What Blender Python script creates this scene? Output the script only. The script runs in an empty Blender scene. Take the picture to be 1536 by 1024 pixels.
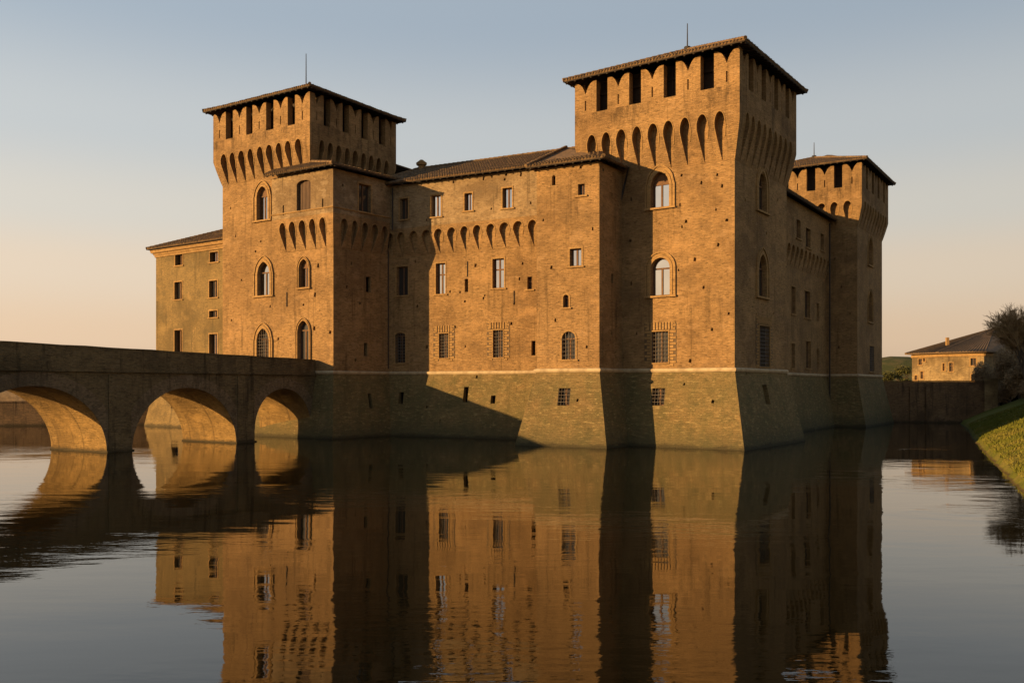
import bpy, bmesh, math, random
from mathutils import Vector, noise
random.seed(7)
sc = bpy.context.scene
COL = sc.collection
R = math.radians
F = 1340.0      # focal length in photo pixels (1536 wide)
H = 4.64        # eye height over the water
HY = 579.0      # horizon row

# ------------------------------------------------------------------ materials
def mat(name):
    m = bpy.data.materials.new(name); m.use_nodes = True
    nt = m.node_tree; nt.nodes.clear()
    out = nt.nodes.new('ShaderNodeOutputMaterial'); b = nt.nodes.new('ShaderNodeBsdfPrincipled')
    nt.links.new(b.outputs[0], out.inputs[0])
    return m, nt, b
def nd(nt, t, **kw):
    n = nt.nodes.new(t)
    for k, v in kw.items(): setattr(n, k, v)
    return n
def inp(nt, sock, v):
    if isinstance(v, bpy.types.NodeSocket): nt.links.new(v, sock)
    else: sock.default_value = v
def math_(nt, op, a, b=0.0, clamp=False):
    n = nd(nt, 'ShaderNodeMath', operation=op, use_clamp=clamp)
    inp(nt, n.inputs[0], a); inp(nt, n.inputs[1], b); return n.outputs[0]
def mixc(nt, f, a, b, mode='MIX'):
    n = nd(nt, 'ShaderNodeMix', data_type='RGBA', blend_type=mode)
    inp(nt, n.inputs[0], f)
    for s, v in ((n.inputs[6], a), (n.inputs[7], b)):
        inp(nt, s, v if isinstance(v, bpy.types.NodeSocket) else (*v, 1.0))
    return n.outputs[2]
def ramp(nt, fac, lo, hi):
    n = nd(nt, 'ShaderNodeMapRange', interpolation_type='SMOOTHSTEP'); n.clamp = True
    inp(nt, n.inputs[0], fac); n.inputs[1].default_value = lo; n.inputs[2].default_value = hi
    return n.outputs[0]
def noise_(nt, vec, scale, detail=3, rough=.55):
    n = nd(nt, 'ShaderNodeTexNoise'); inp(nt, n.inputs['Vector'], vec)
    n.inputs['Scale'].default_value = scale; n.inputs['Detail'].default_value = detail; n.inputs['Roughness'].default_value = rough
    return n.outputs['Fac']
def wall_coords(nt):
    g = nd(nt, 'ShaderNodeNewGeometry')
    cr = nd(nt, 'ShaderNodeVectorMath', operation='CROSS_PRODUCT'); nt.links.new(g.outputs['True Normal'], cr.inputs[0]); cr.inputs[1].default_value = (0, 0, 1)
    no = nd(nt, 'ShaderNodeVectorMath', operation='NORMALIZE'); nt.links.new(cr.outputs[0], no.inputs[0])
    dt = nd(nt, 'ShaderNodeVectorMath', operation='DOT_PRODUCT'); nt.links.new(no.outputs[0], dt.inputs[0]); nt.links.new(g.outputs['Position'], dt.inputs[1])
    sp = nd(nt, 'ShaderNodeSeparateXYZ'); nt.links.new(g.outputs['Position'], sp.inputs[0])
    cb = nd(nt, 'ShaderNodeCombineXYZ'); nt.links.new(dt.outputs['Value'], cb.inputs[0]); nt.links.new(sp.outputs[2], cb.inputs[1])
    return g.outputs['Position'], cb.outputs[0], sp.outputs[2]
def scaled(nt, v, s):
    n = nd(nt, 'ShaderNodeVectorMath', operation='MULTIPLY'); nt.links.new(v, n.inputs[0]); n.inputs[1].default_value = s
    return n.outputs[0]
KA = .63
def brick_mat(name, c1, c2, mortar, dark, olive=(.135, .118, .045), base=True, stain=.5, uv=False, patch=None, zs=None, bh=.13, bw=.46, rough_bump=1.0):
    c1, c2, mortar, dark, olive = (tuple(x * KA for x in c) for c in (c1, c2, mortar, dark, olive)); patch = patch and tuple(x * KA for x in patch)
    m, nt, b = mat(name)
    pos, wc, z = wall_coords(nt)
    if uv:
        u = nd(nt, 'ShaderNodeUVMap'); wc2 = u.outputs[0]
    else: wc2 = wc
    # courses wander a little, as hand-laid ones do
    wob = noise_(nt, pos, .9, 2)
    dv = nd(nt, 'ShaderNodeCombineXYZ'); nt.links.new(math_(nt, 'MULTIPLY', wob, .12), dv.inputs[1])
    ad = nd(nt, 'ShaderNodeVectorMath', operation='ADD'); nt.links.new(wc2, ad.inputs[0]); nt.links.new(dv.outputs[0], ad.inputs[1])
    br = nd(nt, 'ShaderNodeTexBrick', offset=.5); nt.links.new(ad.outputs[0], br.inputs['Vector'])
    br.inputs['Color1'].default_value = (*c1, 1); br.inputs['Color2'].default_value = (*c2, 1); br.inputs['Mortar'].default_value = (*mortar, 1)
    br.inputs['Scale'].default_value = 1; br.inputs['Mortar Size'].default_value = .017; br.inputs['Mortar Smooth'].default_value = .6
    br.inputs['Brick Width'].default_value = bw; br.inputs['Row Height'].default_value = bh; br.inputs['Bias'].default_value = -.1
    col = br.outputs['Color']
    # per-brick speckle: noise squashed along the courses
    sp = noise_(nt, scaled(nt, wc, (2.4, 8.6, 1)), 1.0, 5, .7)
    col = mixc(nt, math_(nt, 'MULTIPLY', ramp(nt, sp, .50, .66), .8), col, dark)
    sp2 = noise_(nt, scaled(nt, wc, (2.9, 9.5, 1)), 1.0, 5, .7)
    col = mixc(nt, math_(nt, 'MULTIPLY', ramp(nt, sp2, .52, .68), .6), col, tuple(min(1, c * 1.5) for c in c1))
    # broad repairs and discolouration
    big = noise_(nt, pos, .16, 5, .6)
    col = mixc(nt, math_(nt, 'MULTIPLY', ramp(nt, big, .44, .62), stain), col, tuple(c * .55 for c in c2))
    med = noise_(nt, pos, .75, 5, .7)
    col = mixc(nt, math_(nt, 'MULTIPLY', ramp(nt, med, .5, .72), stain * .8), col, dark)
    pale = noise_(nt, scaled(nt, pos, (1, 1, 1.7)), .33, 6, .7)
    col = mixc(nt, math_(nt, 'MULTIPLY', ramp(nt, pale, .52, .68), .45), col, tuple(min(1, c * 1.35) for c in c1))
    # sharper-edged repairs in other bricks
    rp = noise_(nt, scaled(nt, pos, (1, 1, 1.5)), .30, 9, .72)
    col = mixc(nt, math_(nt, 'MULTIPLY', ramp(nt, rp, .55, .60), .42 * min(1, stain * 1.6)), col, tuple(c * k for c, k in zip(c2, (.62, .68, .8))))
    rp2 = noise_(nt, scaled(nt, pos, (1, 1, 2.2)), .52, 9, .72)
    col = mixc(nt, math_(nt, 'MULTIPLY', math_(nt, 'SUBTRACT', 1.0, ramp(nt, rp2, .38, .43)), .38), col, tuple(min(1, c * k) for c, k in zip(c1, (1.15, 1.22, 1.4))))
    # rain streaks run down
    st = noise_(nt, scaled(nt, wc, (1.7, .13, 1)), 1.0, 4, .6)
    col = mixc(nt, math_(nt, 'MULTIPLY', ramp(nt, st, .54, .70), stain * .95), col, tuple(c * .8 for c in dark))
    if zs:      # soot and lichen washed down below the battlement openings
        a_ = math_(nt, 'MULTIPLY', ramp(nt, z, zs - 2.6, zs - .3), math_(nt, 'SUBTRACT', 1.0, ramp(nt, z, zs + .1, zs + .6)))
        k_ = noise_(nt, scaled(nt, wc, (.75, .18, 1)), 1.0, 8, .8)
        col = mixc(nt, math_(nt, 'MULTIPLY', math_(nt, 'MULTIPLY', a_, ramp(nt, k_, .45, .68)), .8), col, tuple(c * .55 for c in dark))
    if patch:
        pn = noise_(nt, pos, .55, 6, .75)
        col = mixc(nt, ramp(nt, pn, .60, .68), col, patch)
    if base:
        wobz = math_(nt, 'ADD', z, math_(nt, 'MULTIPLY', math_(nt, 'SUBTRACT', med, .5), 2.2))
        f = math_(nt, 'SUBTRACT', 1.0, ramp(nt, wobz, 4.6, 6.0))
        f0 = math_(nt, 'SUBTRACT', 1.0, ramp(nt, z, 5.7, 5.9))
        col = mixc(nt, math_(nt, 'MULTIPLY', f0, math_(nt, 'ADD', .38, math_(nt, 'MULTIPLY', ramp(nt, med, .3, .7), .4))), col, olive)
        col = mixc(nt, math_(nt, 'MULTIPLY', f0, math_(nt, 'MULTIPLY', ramp(nt, noise_(nt, scaled(nt, wc, (1.5, 4.5, 1)), 1.0, 7, .8), .52, .62), .7)), col, (.31, .225, .095))
        col = mixc(nt, math_(nt, 'MULTIPLY', f0, math_(nt, 'MULTIPLY', ramp(nt, noise_(nt, scaled(nt, wc, (1.1, 2.6, 1)), 1.0, 8, .8), .53, .66), .65)), col, (.05, .042, .018))
        col = mixc(nt, math_(nt, 'MULTIPLY', math_(nt, 'MULTIPLY', f, ramp(nt, pale, .35, .6)), .35), col, olive)
        g2 = math_(nt, 'SUBTRACT', 1.0, ramp(nt, math_(nt, 'ADD', z, math_(nt, 'MULTIPLY', math_(nt, 'SUBTRACT', st, .5), 2.0)), .2, 1.9))
        col = mixc(nt, math_(nt, 'MULTIPLY', g2, .55), col, (.055, .05, .024))
    wet = math_(nt, 'SUBTRACT', 1.0, ramp(nt, math_(nt, 'ADD', z, math_(nt, 'MULTIPLY', math_(nt, 'SUBTRACT', med, .5), .8)), .05, .38))
    col = mixc(nt, math_(nt, 'MULTIPLY', wet, .75), col, (.03, .025, .013))
    nt.links.new(col, b.inputs['Base Color'])
    b.inputs['Roughness'].default_value = .93; b.inputs['Specular IOR Level'].default_value = .2
    fine = noise_(nt, scaled(nt, wc, (4, 13, 1)), 1.0, 3, .6)
    bf = math_(nt, 'ADD', math_(nt, 'MULTIPLY', br.outputs['Fac'], -.5), math_(nt, 'ADD', math_(nt, 'MULTIPLY', fine, 1.6), med))
    bp = nd(nt, 'ShaderNodeBump'); bp.inputs['Strength'].default_value = .85; bp.inputs['Distance'].default_value = .05 * rough_bump
    nt.links.new(bf, bp.inputs['Height']); nt.links.new(bp.outputs[0], b.inputs['Normal'])
    return m
def simple_mat(name, c, c2=None, rough=.8, scale=3, bump=.02, metal=0, spec=.3, sv=(1, 1, 1)):
    c = tuple(x * KA for x in c); c2 = c2 and tuple(x * KA for x in c2)
    m, nt, b = mat(name)
    g = nd(nt, 'ShaderNodeNewGeometry'); pos = scaled(nt, g.outputs['Position'], sv)
    n1 = noise_(nt, pos, scale, 5, .65)
    col = mixc(nt, ramp(nt, n1, .35, .68), c, c2 or tuple(x * .6 for x in c))
    nt.links.new(col, b.inputs['Base Color'])
    b.inputs['Roughness'].default_value = rough; b.inputs['Metallic'].default_value = metal; b.inputs['Specular IOR Level'].default_value = spec
    if bump:
        bp = nd(nt, 'ShaderNodeBump'); bp.inputs['Strength'].default_value = .7; bp.inputs['Distance'].default_value = bump
        nt.links.new(noise_(nt, pos, scale * 3, 4, .7), bp.inputs['Height']); nt.links.new(bp.outputs[0], b.inputs['Normal'])
    return m
M = {}
BK = ((.46, .270, .113), (.325, .184, .075), (.38, .255, .10), (.10, .062, .026))
for nm_, z_ in (('brick27', 26.7), ('brick29', 28.6), ('brick28', 27.4)): M[nm_] = brick_mat('parapet_' + nm_, *BK, base=False, zs=z_)
M['brick_upper'] = brick_mat('rebuilt_upper_brick', (.46, .32, .165), (.35, .225, .11), (.42, .30, .17), (.13, .088, .046), base=False, stain=.75)
M['mortar'] = simple_mat('recessed_joint', (.17, .105, .048), (.11, .07, .034), scale=3, bump=0)
M['brick'] = brick_mat('castle_brick', *BK)
M['brick_ring'] = brick_mat('bridge_ring_brick', (.31, .21, .11), (.19, .13, .07), (.25, .18, .10), (.065, .047, .024), base=False, uv=True, bw=.5, bh=.16)
M['bridge'] = brick_mat('bridge_brick', (.27, .185, .082), (.175, .12, .056), (.23, .17, .085), (.06, .044, .022), base=False, stain=.8)
M['bridge_in'] = brick_mat('vault_brick', (.47, .285, .095), (.34, .205, .068), (.38, .26, .10), (.13, .08, .03), base=False, stain=.7)
M['annex'] = brick_mat('weathered_plaster', (.30, .20, .078), (.23, .16, .066), (.26, .18, .075), (.12, .09, .042), base=False, stain=.6, patch=(.40, .25, .10), rough_bump=.6)
M['barn'] = brick_mat('pale_plaster', (.40, .28, .13), (.28, .19, .09), (.34, .24, .12), (.12, .082, .045), base=False, stain=.95, rough_bump=.5)
M['oldwall'] = brick_mat('moat_wall_brick', (.30, .18, .085), (.20, .12, .06), (.26, .17, .09), (.08, .052, .03), base=False, stain=.8)
M['mould'] = brick_mat('moulded_brick', (.46, .275, .104), (.36, .205, .076), (.38, .24, .10), (.13, .08, .035), base=False, stain=.15, rough_bump=.4)
M['stone'] = simple_mat('pale_stone', (.66, .50, .29), (.44, .32, .18), scale=1.5, bump=.02)
M['tile'] = simple_mat('roof_tile', (.27, .165, .075), (.11, .068, .036), scale=2.3, bump=.04, rough=.9)
M['wood'] = simple_mat('dark_timber', (.055, .036, .022), (.035, .022, .013), scale=2, sv=(1, 1, 4))
M['frame'] = simple_mat('window_timber', (.20, .10, .042), (.13, .065, .03), scale=2, bump=0)
M['shutter'] = simple_mat('shutter_timber', (.12, .065, .03), (.07, .038, .02), scale=4, sv=(1, 1, .2), bump=.02)
M['dark'] = simple_mat('painted_void_shade', (.018, .013, .009), rough=1, bump=0, spec=0)  # near-black colour standing for the shade deep inside the slits
M['iron'] = simple_mat('iron', (.05, .042, .036), rough=.6, bump=0, metal=.3)
M['grille'] = simple_mat('grille_iron', (.20, .165, .13), (.12, .09, .065), rough=.7, bump=0, metal=.1)
M['copper'] = simple_mat('gutter_metal', (.045, .034, .026), rough=.6, bump=0)
def glass(name, base, rough, metal):
    m, nt, b = mat(name)
    g = nd(nt, 'ShaderNodeNewGeometry')
    n1 = noise_(nt, g.outputs['Position'], .8, 2)
    nt.links.new(mixc(nt, n1, base, tuple(x * .75 for x in base)), b.inputs['Base Color'])
    b.inputs['Roughness'].default_value = rough; b.inputs['Metallic'].default_value = metal
    bp = nd(nt, 'ShaderNodeBump'); bp.inputs['Strength'].default_value = .06; bp.inputs['Distance'].default_value = .05
    nt.links.new(n1, bp.inputs['Height']); nt.links.new(bp.outputs[0], b.inputs['Normal'])
    return m
M['glass'] = glass('sky_mirroring_glass', (.43, .43, .45), .03, 1.0)
M['glass_dim'] = glass('dim_glass', (.03, .028, .026), .08, 0.0)

# ------------------------------------------------------------------ objects
def link(name, me, parent=None, mats=None):
    o = bpy.data.objects.new(name, me); COL.objects.link(o)
    if mats:
        for k in mats: me.materials.append(M[k] if isinstance(k, str) else k)
    if parent: o.parent = parent
    return o
def thing(name, label, cat, group=None):
    o = bpy.data.objects.new(name, None); COL.objects.link(o); o['label'] = label; o['category'] = cat
    if group: o['group'] = group
    o.empty_display_size = .5
    return o
def tag(o, label, cat, group=None, kind=None):
    if label: o['label'] = label
    if cat: o['category'] = cat
    if group: o['group'] = group
    if kind: o['kind'] = kind
    return o
class MB:
    def __init__(s): s.v = []; s.f = []; s.m = []; s.uv = {}
    def face(s, pts, mi=0, uv=None):
        i = len(s.v); s.v += [tuple(p) for p in pts]; s.f.append(tuple(range(i, i + len(pts)))); s.m.append(mi)
        if uv: s.uv[len(s.f) - 1] = uv
    def prism(s, base, top, mi=0):
        n = len(base); i = len(s.v); s.v += [tuple(p) for p in base] + [tuple(p) for p in top]
        s.f.append(tuple(range(i + n - 1, i - 1, -1))); s.f.append(tuple(range(i + n, i + 2 * n))); s.m += [mi, mi]
        for k in range(n):
            s.f.append((i + k, i + (k + 1) % n, i + n + (k + 1) % n, i + n + k)); s.m.append(mi)
    def tube(s, pts, r, k=5, mi=0):
        rings = []
        for j, p in enumerate(pts):
            p = Vector(p); d = (Vector(pts[min(j + 1, len(pts) - 1)]) - Vector(pts[max(j - 1, 0)])).normalized()
            a = d.cross(Vector((0, 0, 1)))
            if a.length < .05: a = d.cross(Vector((0, 1, 0)))
            a.normalize(); b = a.cross(d); rr = r[j] if isinstance(r, (list, tuple)) else r
            rings.append(len(s.v))
            s.v += [tuple(p + (a * math.cos(2 * math.pi * q / k) + b * math.sin(2 * math.pi * q / k)) * rr) for q in range(k)]
        for j in range(len(pts) - 1):
            for q in range(k):
                s.f.append((rings[j] + q, rings[j] + (q + 1) % k, rings[j + 1] + (q + 1) % k, rings[j + 1] + q)); s.m.append(mi)
        s.f.append(tuple(rings[0] + q for q in range(k))); s.f.append(tuple(rings[-1] + q for q in range(k))); s.m += [mi, mi]
    def box(s, c, t, n, su, sn, z0, z1, mi=0):   # c 2d centre, t along, n normal; half sizes
        q = [c - t * su - n * sn, c + t * su - n * sn, c + t * su + n * sn, c - t * su + n * sn]
        s.prism([(p.x, p.y, z0) for p in q], [(p.x, p.y, z1) for p in q], mi)
    def build(s, name, parent=None, mats=('brick',), recalc=True, smooth=False):
        me = bpy.data.meshes.new(name); me.from_pydata(s.v, [], s.f)
        for k in mats: me.materials.append(M[k] if isinstance(k, str) else k)
        for p, mi in zip(me.polygons, s.m): p.material_index = mi; p.use_smooth = smooth
        if s.uv:
            ul = me.uv_layers.new(name='UVMap')
            for fi, uvs in s.uv.items():
                for li, w in zip(me.polygons[fi].loop_indices, uvs): ul.data[li].uv = w
        if recalc:
            bm = bmesh.new(); bm.from_mesh(me); bmesh.ops.recalc_face_normals(bm, faces=bm.faces); bm.to_mesh(me); bm.free()
        me.update()
        return link(name, me, parent)
V2 = lambda x, y: Vector((x, y))
def P(px, D): return V2((px - 768) / F * D, D)
class Face:
    def __init__(s, a, b): s.a = a.copy(); s.b = b.copy(); s.L = (b - a).length; s.t = (b - a).normalized(); s.n = V2(s.t.y, -s.t.x)
    def hit(s, px, py, off=0.0):
        r = V2((px - 768) / F, 1); k = (s.a + s.n * off).dot(s.n) / r.dot(s.n)
        return (r * k - s.a).dot(s.t), H + (HY - py) / F * k
    def pt(s, u, z, off=0.0):
        p = s.a + s.t * u + s.n * off; return (p.x, p.y, z)
    def off2(s, off): return Face(s.a + s.n * off, s.b + s.n * off)
def offset_poly(poly, offs):
    n = len(poly); out = []
    for i in range(n):
        e0 = Face(poly[i - 1], poly[i]); e1 = Face(poly[i], poly[(i + 1) % n])
        o0 = offs[i - 1]; o1 = offs[i]
        # intersect lines p.n0 = c0, p.n1 = c1
        c0 = e0.a.dot(e0.n) + o0; c1 = e1.a.dot(e1.n) + o1
        det = e0.n.x * e1.n.y - e0.n.y * e1.n.x
        out.append(V2((c0 * e1.n.y - c1 * e0.n.y) / det, (e0.n.x * c1 - e1.n.x * c0) / det))
    return out
def ring_prism(mb, plan, rings, mi=0):
    loops = []
    for z, offs in rings:
        q = offset_poly(plan, offs); loops.append(len(mb.v)); mb.v += [(p.x, p.y, z) for p in q]
    n = len(plan)
    for a, b in zip(loops, loops[1:]):
        for k in range(n): mb.f.append((a + k, a + (k + 1) % n, b + (k + 1) % n, b + k)); mb.m.append(mi)
    mb.f.append(tuple(loops[0] + k for k in range(n - 1, -1, -1))); mb.f.append(tuple(loops[-1] + k for k in range(n))); mb.m += [mi, mi]
def boolean(o, cut):
    if not cut.f: return
    c = cut.build('cutter', None, ('dark',))
    md = o.modifiers.new('b', 'BOOLEAN'); md.operation = 'DIFFERENCE'; md.object = c; md.solver = 'EXACT'; md.use_self = True
    dg = bpy.context.evaluated_depsgraph_get(); me = bpy.data.meshes.new_from_object(o.evaluated_get(dg))
    old = o.data; name = old.name; o.modifiers.clear(); o.data = me; bpy.data.meshes.remove(old); me.name = name
    cm = c.data; bpy.data.objects.remove(c); bpy.data.meshes.remove(cm)

# ------------------------------------------------------------------ openings
def outline(uc, w, z0, z1, kind, grow=0.0, growb=0.0):
    hw = w / 2 + grow; z0 = z0 - growb; pts = [(uc - hw, z0), (uc + hw, z0)]
    zt = z1 + grow * (1.25 if kind == 'pointed' else 1)
    if kind == 'rect': return pts + [(uc + hw, zt), (uc - hw, zt)]
    if kind == 'seg':
        zs = zt - hw * .45; rise = hw * .45
    elif kind == 'arch':
        zs = zt - hw; rise = hw
    else:
        zs = zt - hw * 1.32; rise = hw * 1.32
    N = 12
    for k in range(N + 1):
        if kind == 'pointed':
            s = k / N
            if s <= .5: a = math.acos(1 - s * 2 * .98) if s < .5 else math.pi / 2; x = 1 - 2 * s
            else: x = -(2 * s - 1)
            ax = abs(x); y = math.sqrt(max(0, 1 - ax ** 1.55))
            pts.append((uc + x * hw, zs + rise * (y * .93 + (1 - ax) * .07)))
        else:
            a = math.pi * k / N; pts.append((uc + math.cos(a) * hw, zs + math.sin(a) * rise))
    return pts
def extrude(mb, face, pts, o0, o1, mi=0):
    mb.prism([face.pt(u, z, o0) for u, z in pts], [face.pt(u, z, o1) for u, z in pts], mi)
def ring(mb, face, inner, outer, o0, o1, mi=0, open_bottom=True):
    n = len(inner); rng = range(1, n) if open_bottom else range(n)
    for k in rng:
        j = (k + 1) % n
        if open_bottom and k == n: continue
        a, b, c, d = inner[k], inner[j], outer[j], outer[k]
        mb.prism([face.pt(*p, o0) for p in (a, b, c, d)], [face.pt(*p, o1) for p in (a, b, c, d)], mi)
class Body:
    """wall solid with batter under the string course; remembers what is cut from it"""
    def __init__(s, name, parent, plan, rings, mats=('brick',)):
        mb = MB(); ring_prism(mb, plan, rings); s.o = mb.build(name, parent, mats); s.plan = plan; s.rings = rings; s.cut = MB()
    def off(s, ei, z):
        r = s.rings
        for (z0, o0), (z1, o1) in zip(r, r[1:]):
            if z0 <= z <= z1: f = (z - z0) / (z1 - z0); return o0[ei] * (1 - f) + o1[ei] * f
        return r[-1][1][ei]
    def finish(s): boolean(s.o, s.cut)
wcount = 0
def window(body, face, ei, x0, y0, x1, y1, kind='rect', style='glass', holder=None, surround=None, depth=.38, name='window'):
    """opening given by its four pixel edges, carried back onto the wall it belongs to"""
    global wcount; wcount += 1
    off = body.off(ei, H)
    for _ in range(3):
        u0, _z = face.hit(x0, (y0 + y1) / 2, off); u1, _z = face.hit(x1, (y0 + y1) / 2, off)
        _u, z1 = face.hit((x0 + x1) / 2, y0, off); _u, z0 = face.hit((x0 + x1) / 2, y1, off)
        off = body.off(ei, (z0 + z1) / 2)
    uc = (u0 + u1) / 2; w = u1 - u0; hgt = z1 - z0
    offb = body.off(ei, z0); offt = body.off(ei, z1)
    pts = outline(uc, w, z0, z1, kind)
    extrude(body.cut, face, pts, offb + .6, offt - depth - .05)
    fo = offt - depth
    fr = MB()
    g = face.pt
    if style in ('slit',):
        extrude(fr, face, outline(uc, w + .02, z0 - .01, z1 + .01, 'rect'), fo - .03, fo + .02, 0)
        o = fr.build('loophole_shade_plate', holder, ('dark',)); sill = None  # plate painted near-black in place of shade at the back of the slit
    elif style == 'shutter':
        n = max(3, int(w / .22)); bw = w / n
        for k in range(n):
            uu = u0 + (k + .5) * bw; extrude(fr, face, [(uu - bw * .46, z0), (uu + bw * .46, z0), (uu + bw * .46, z1), (uu - bw * .46, z1)], fo - .03, fo + .05 + .02 * (k % 2), 0)
        extrude(fr, face, [(u0, z0), (u1, z0), (u1, z1), (u0, z1)], fo - .06, fo - .035, 1)
        o = fr.build('shutter', holder, ('shutter', 'dark')); 
    else:
        fw = .075 if w > .8 else .05
        pinn = outline(uc, w - 2 * fw, z0 + fw, z1 - fw, kind)
        out2 = outline(uc, w + .02, z0 - .01, z1 + .01, kind)
        if len(pinn) == len(out2): ring(fr, face, pinn, out2, fo, fo + .07, 0, open_bottom=False)
        zs = z1 - (w / 2 * (1.2 if kind == 'pointed' else 1.0 if kind == 'arch' else .5) if kind != 'rect' else hgt * .36 if hgt > w * 2.2 else 0)
        mw = .07 if w > .9 else .04
        top = zs if kind != 'rect' else z1 - fw
        extrude(fr, face, [(uc - mw, z0 + fw), (uc + mw, z0 + fw), (uc + mw, top), (uc - mw, top)], fo, fo + .09, 0)
        if zs < z1 - .01: extrude(fr, face, [(u0 + .01, zs - .06), (u1 - .01, zs - .06), (u1 - .01, zs + .06), (u0 + .01, zs + .06)], fo, fo + .1, 0)
        o = fr.build(name, holder, ('frame',))
        pn = MB(); gp = .01
        paneo = outline(uc, w - .02, z0, z1 - .01, kind)
        pn.face([g(u, z, fo + .02 + gp) for u, z in paneo]); pn.build('pane', o, ('glass' if style in ('glass', 'glassgrille', 'tympanum') else 'glass_dim',), recalc=False)
        if style == 'tympanum':
            tm_ = MB(); tp = [p for p in paneo if p[1] > zs]; tp = [(u1 - .02, zs)] + tp + [(u0 + .02, zs)]
            extrude(tm_, face, tp, fo + .035, fo + .055); tm_.build('tympanum', o, ('frame',))
        if style in ('grille', 'glassgrille'):
            gm = MB(); go = offt - .06 if off < .05 else off - .03
            k = max(3, int(round(w / .27)))
            def gz(z): return body.off(ei, z) - .04
            for i in range(k + 1):
                uu = u0 + .03 + (w - .06) * i / k
                zt = z1 if kind == 'rect' else z1 - (w * .22 if abs(i / k - .5) > .3 else 0.03)
                gm.tube([g(uu, z0, gz(z0)), g(uu, zt, gz(zt))], .021, 4)
            nz = max(3, int(round(hgt / .29)))
            for i in range(1, nz):
                zz = z0 + hgt * i / nz
                if kind != 'rect' and zz > z1 - w * .3: continue
                gm.tube([g(u0, zz, gz(zz) + .02), g(u1, zz, gz(zz) + .02)], .021, 4)
            gm.build('grille', o, ('grille',))
    sb = body.off(ei, z0)
    if surround in ('moulded', 'thin'):
        sm = MB(); ww = (.5, .24) if surround == 'moulded' else (.24, .11)
        # two stepped orders standing proud of the wall
        ring(sm, face, outline(uc, w, z0, z1, kind, .015), outline(uc, w, z0, z1, kind, ww[1]), sb + .004, sb + .10)
        ring(sm, face, outline(uc, w, z0, z1, kind, ww[1] + .01), outline(uc, w, z0, z1, kind, ww[0] * .78), sb + .004, sb + .05)
        ring(sm, face, outline(uc, w, z0, z1, kind, ww[0] * .78 + .01), outline(uc, w, z0, z1, kind, ww[0]), sb + .004, sb + .13)
        sm.build('window_surround', o, ('mould',))
        q = MB(); extrude(q, face, [(u0 - ww[0] - .05, z0 - .16), (u1 + ww[0] + .05, z0 - .16), (u1 + ww[0] + .05, z0 - .01), (u0 - ww[0] - .05, z0 - .01)], sb - .1, sb + .2)
        q.build('sill', o, ('mould',))
    elif surround in ('plain', 'sill'):
        if surround == 'plain':
            sm = MB()
            ring(sm, face, outline(uc, w, z0, z1, kind, .01), outline(uc, w, z0, z1, kind, .15), sb + .003, sb + .035)
            sm.build('window_surround', o, ('mould',))
        q = MB(); extrude(q, face, [(u0 - .25, z0 - .13), (u1 + .25, z0 - .13), (u1 + .25, z0 - .005), (u0 - .25, z0 - .005)], sb - .1, sb + .13)
        q.build('sill', o, ('mould',))
    elif surround == 'toothed':
        sm = MB(); zz = z0 - .25; k = 0
        while zz < z1 + .75:
            for sd in (-1, 1):
                a = .10; b_ = .62 if k % 2 else .42
                if zz > z1 + .02: a, b_ = .62 - .25, .62 if k % 2 else .55
                ua, ub = (u0 - b_, u0 - a) if sd < 0 else (u1 + a, u1 + b_)
                extrude(sm, face, [(ua, zz), (ub, zz), (ub, zz + .17), (ua, zz + .17)], sb + .003, sb + .05)
            zz += .235; k += 1
        n = int((w + .6) / .25)
        for i in range(n + 1):
            uu = u0 - .3 + (w + .6) * i / n
            extrude(sm, face, [(uu - .08, z1 + .13), (uu + .08, z1 + .13), (uu + .08, z1 + .72), (uu - .08, z1 + .72)], sb + .003, sb + .07)
        ring(sm, face, outline(uc, w, z0, z1, kind, .0, .0), outline(uc, w, z0, z1, kind, .085, .09), sb - .02, sb + .085, open_bottom=False)
        ring(sm, face, outline(uc, w, z0, z1, kind, .10), outline(uc, w, z0, z1, kind, .66), sb + .001, sb + .012, 1)
        sm.build('window_surround', o, ('mould', 'mortar'))
    return o
def holes(body, face, ei, pxs, size=.21):
    for px, py in pxs:
        off = body.off(ei, H); u, z = face.hit(px, py, off); off = body.off(ei, z); u, z = face.hit(px, py, off)
        w = size * random.uniform(.35, .62); h_ = size * random.uniform(.5, .8); sk = random.uniform(-.05, .05)
        extrude(body.cut, face, [(u - w, z - h_ * .8), (u + w * .8, z - h_), (u + w + sk, z + h_ * .7), (u - w * .5, z + h_)], off + .3, off - .4)
def rand_holes(body, face, ei, n, u0, u1, z0, z1, taken=()):
    k = 0; tries = 0
    while k < n and tries < 200:
        tries += 1; u = random.uniform(u0, u1); z = random.uniform(z0, z1)
        if any(abs(u - a) < c and abs(z - b) < d for a, b, c, d in taken): continue
        w = random.uniform(.05, .1); off = body.off(ei, z)
        extrude(body.cut, face, [(u - w, z - w), (u + w, z - w * 1.2), (u + w * .8, z + w), (u - w, z + w * 1.3)], off + .3, off - .3); k += 1

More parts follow.
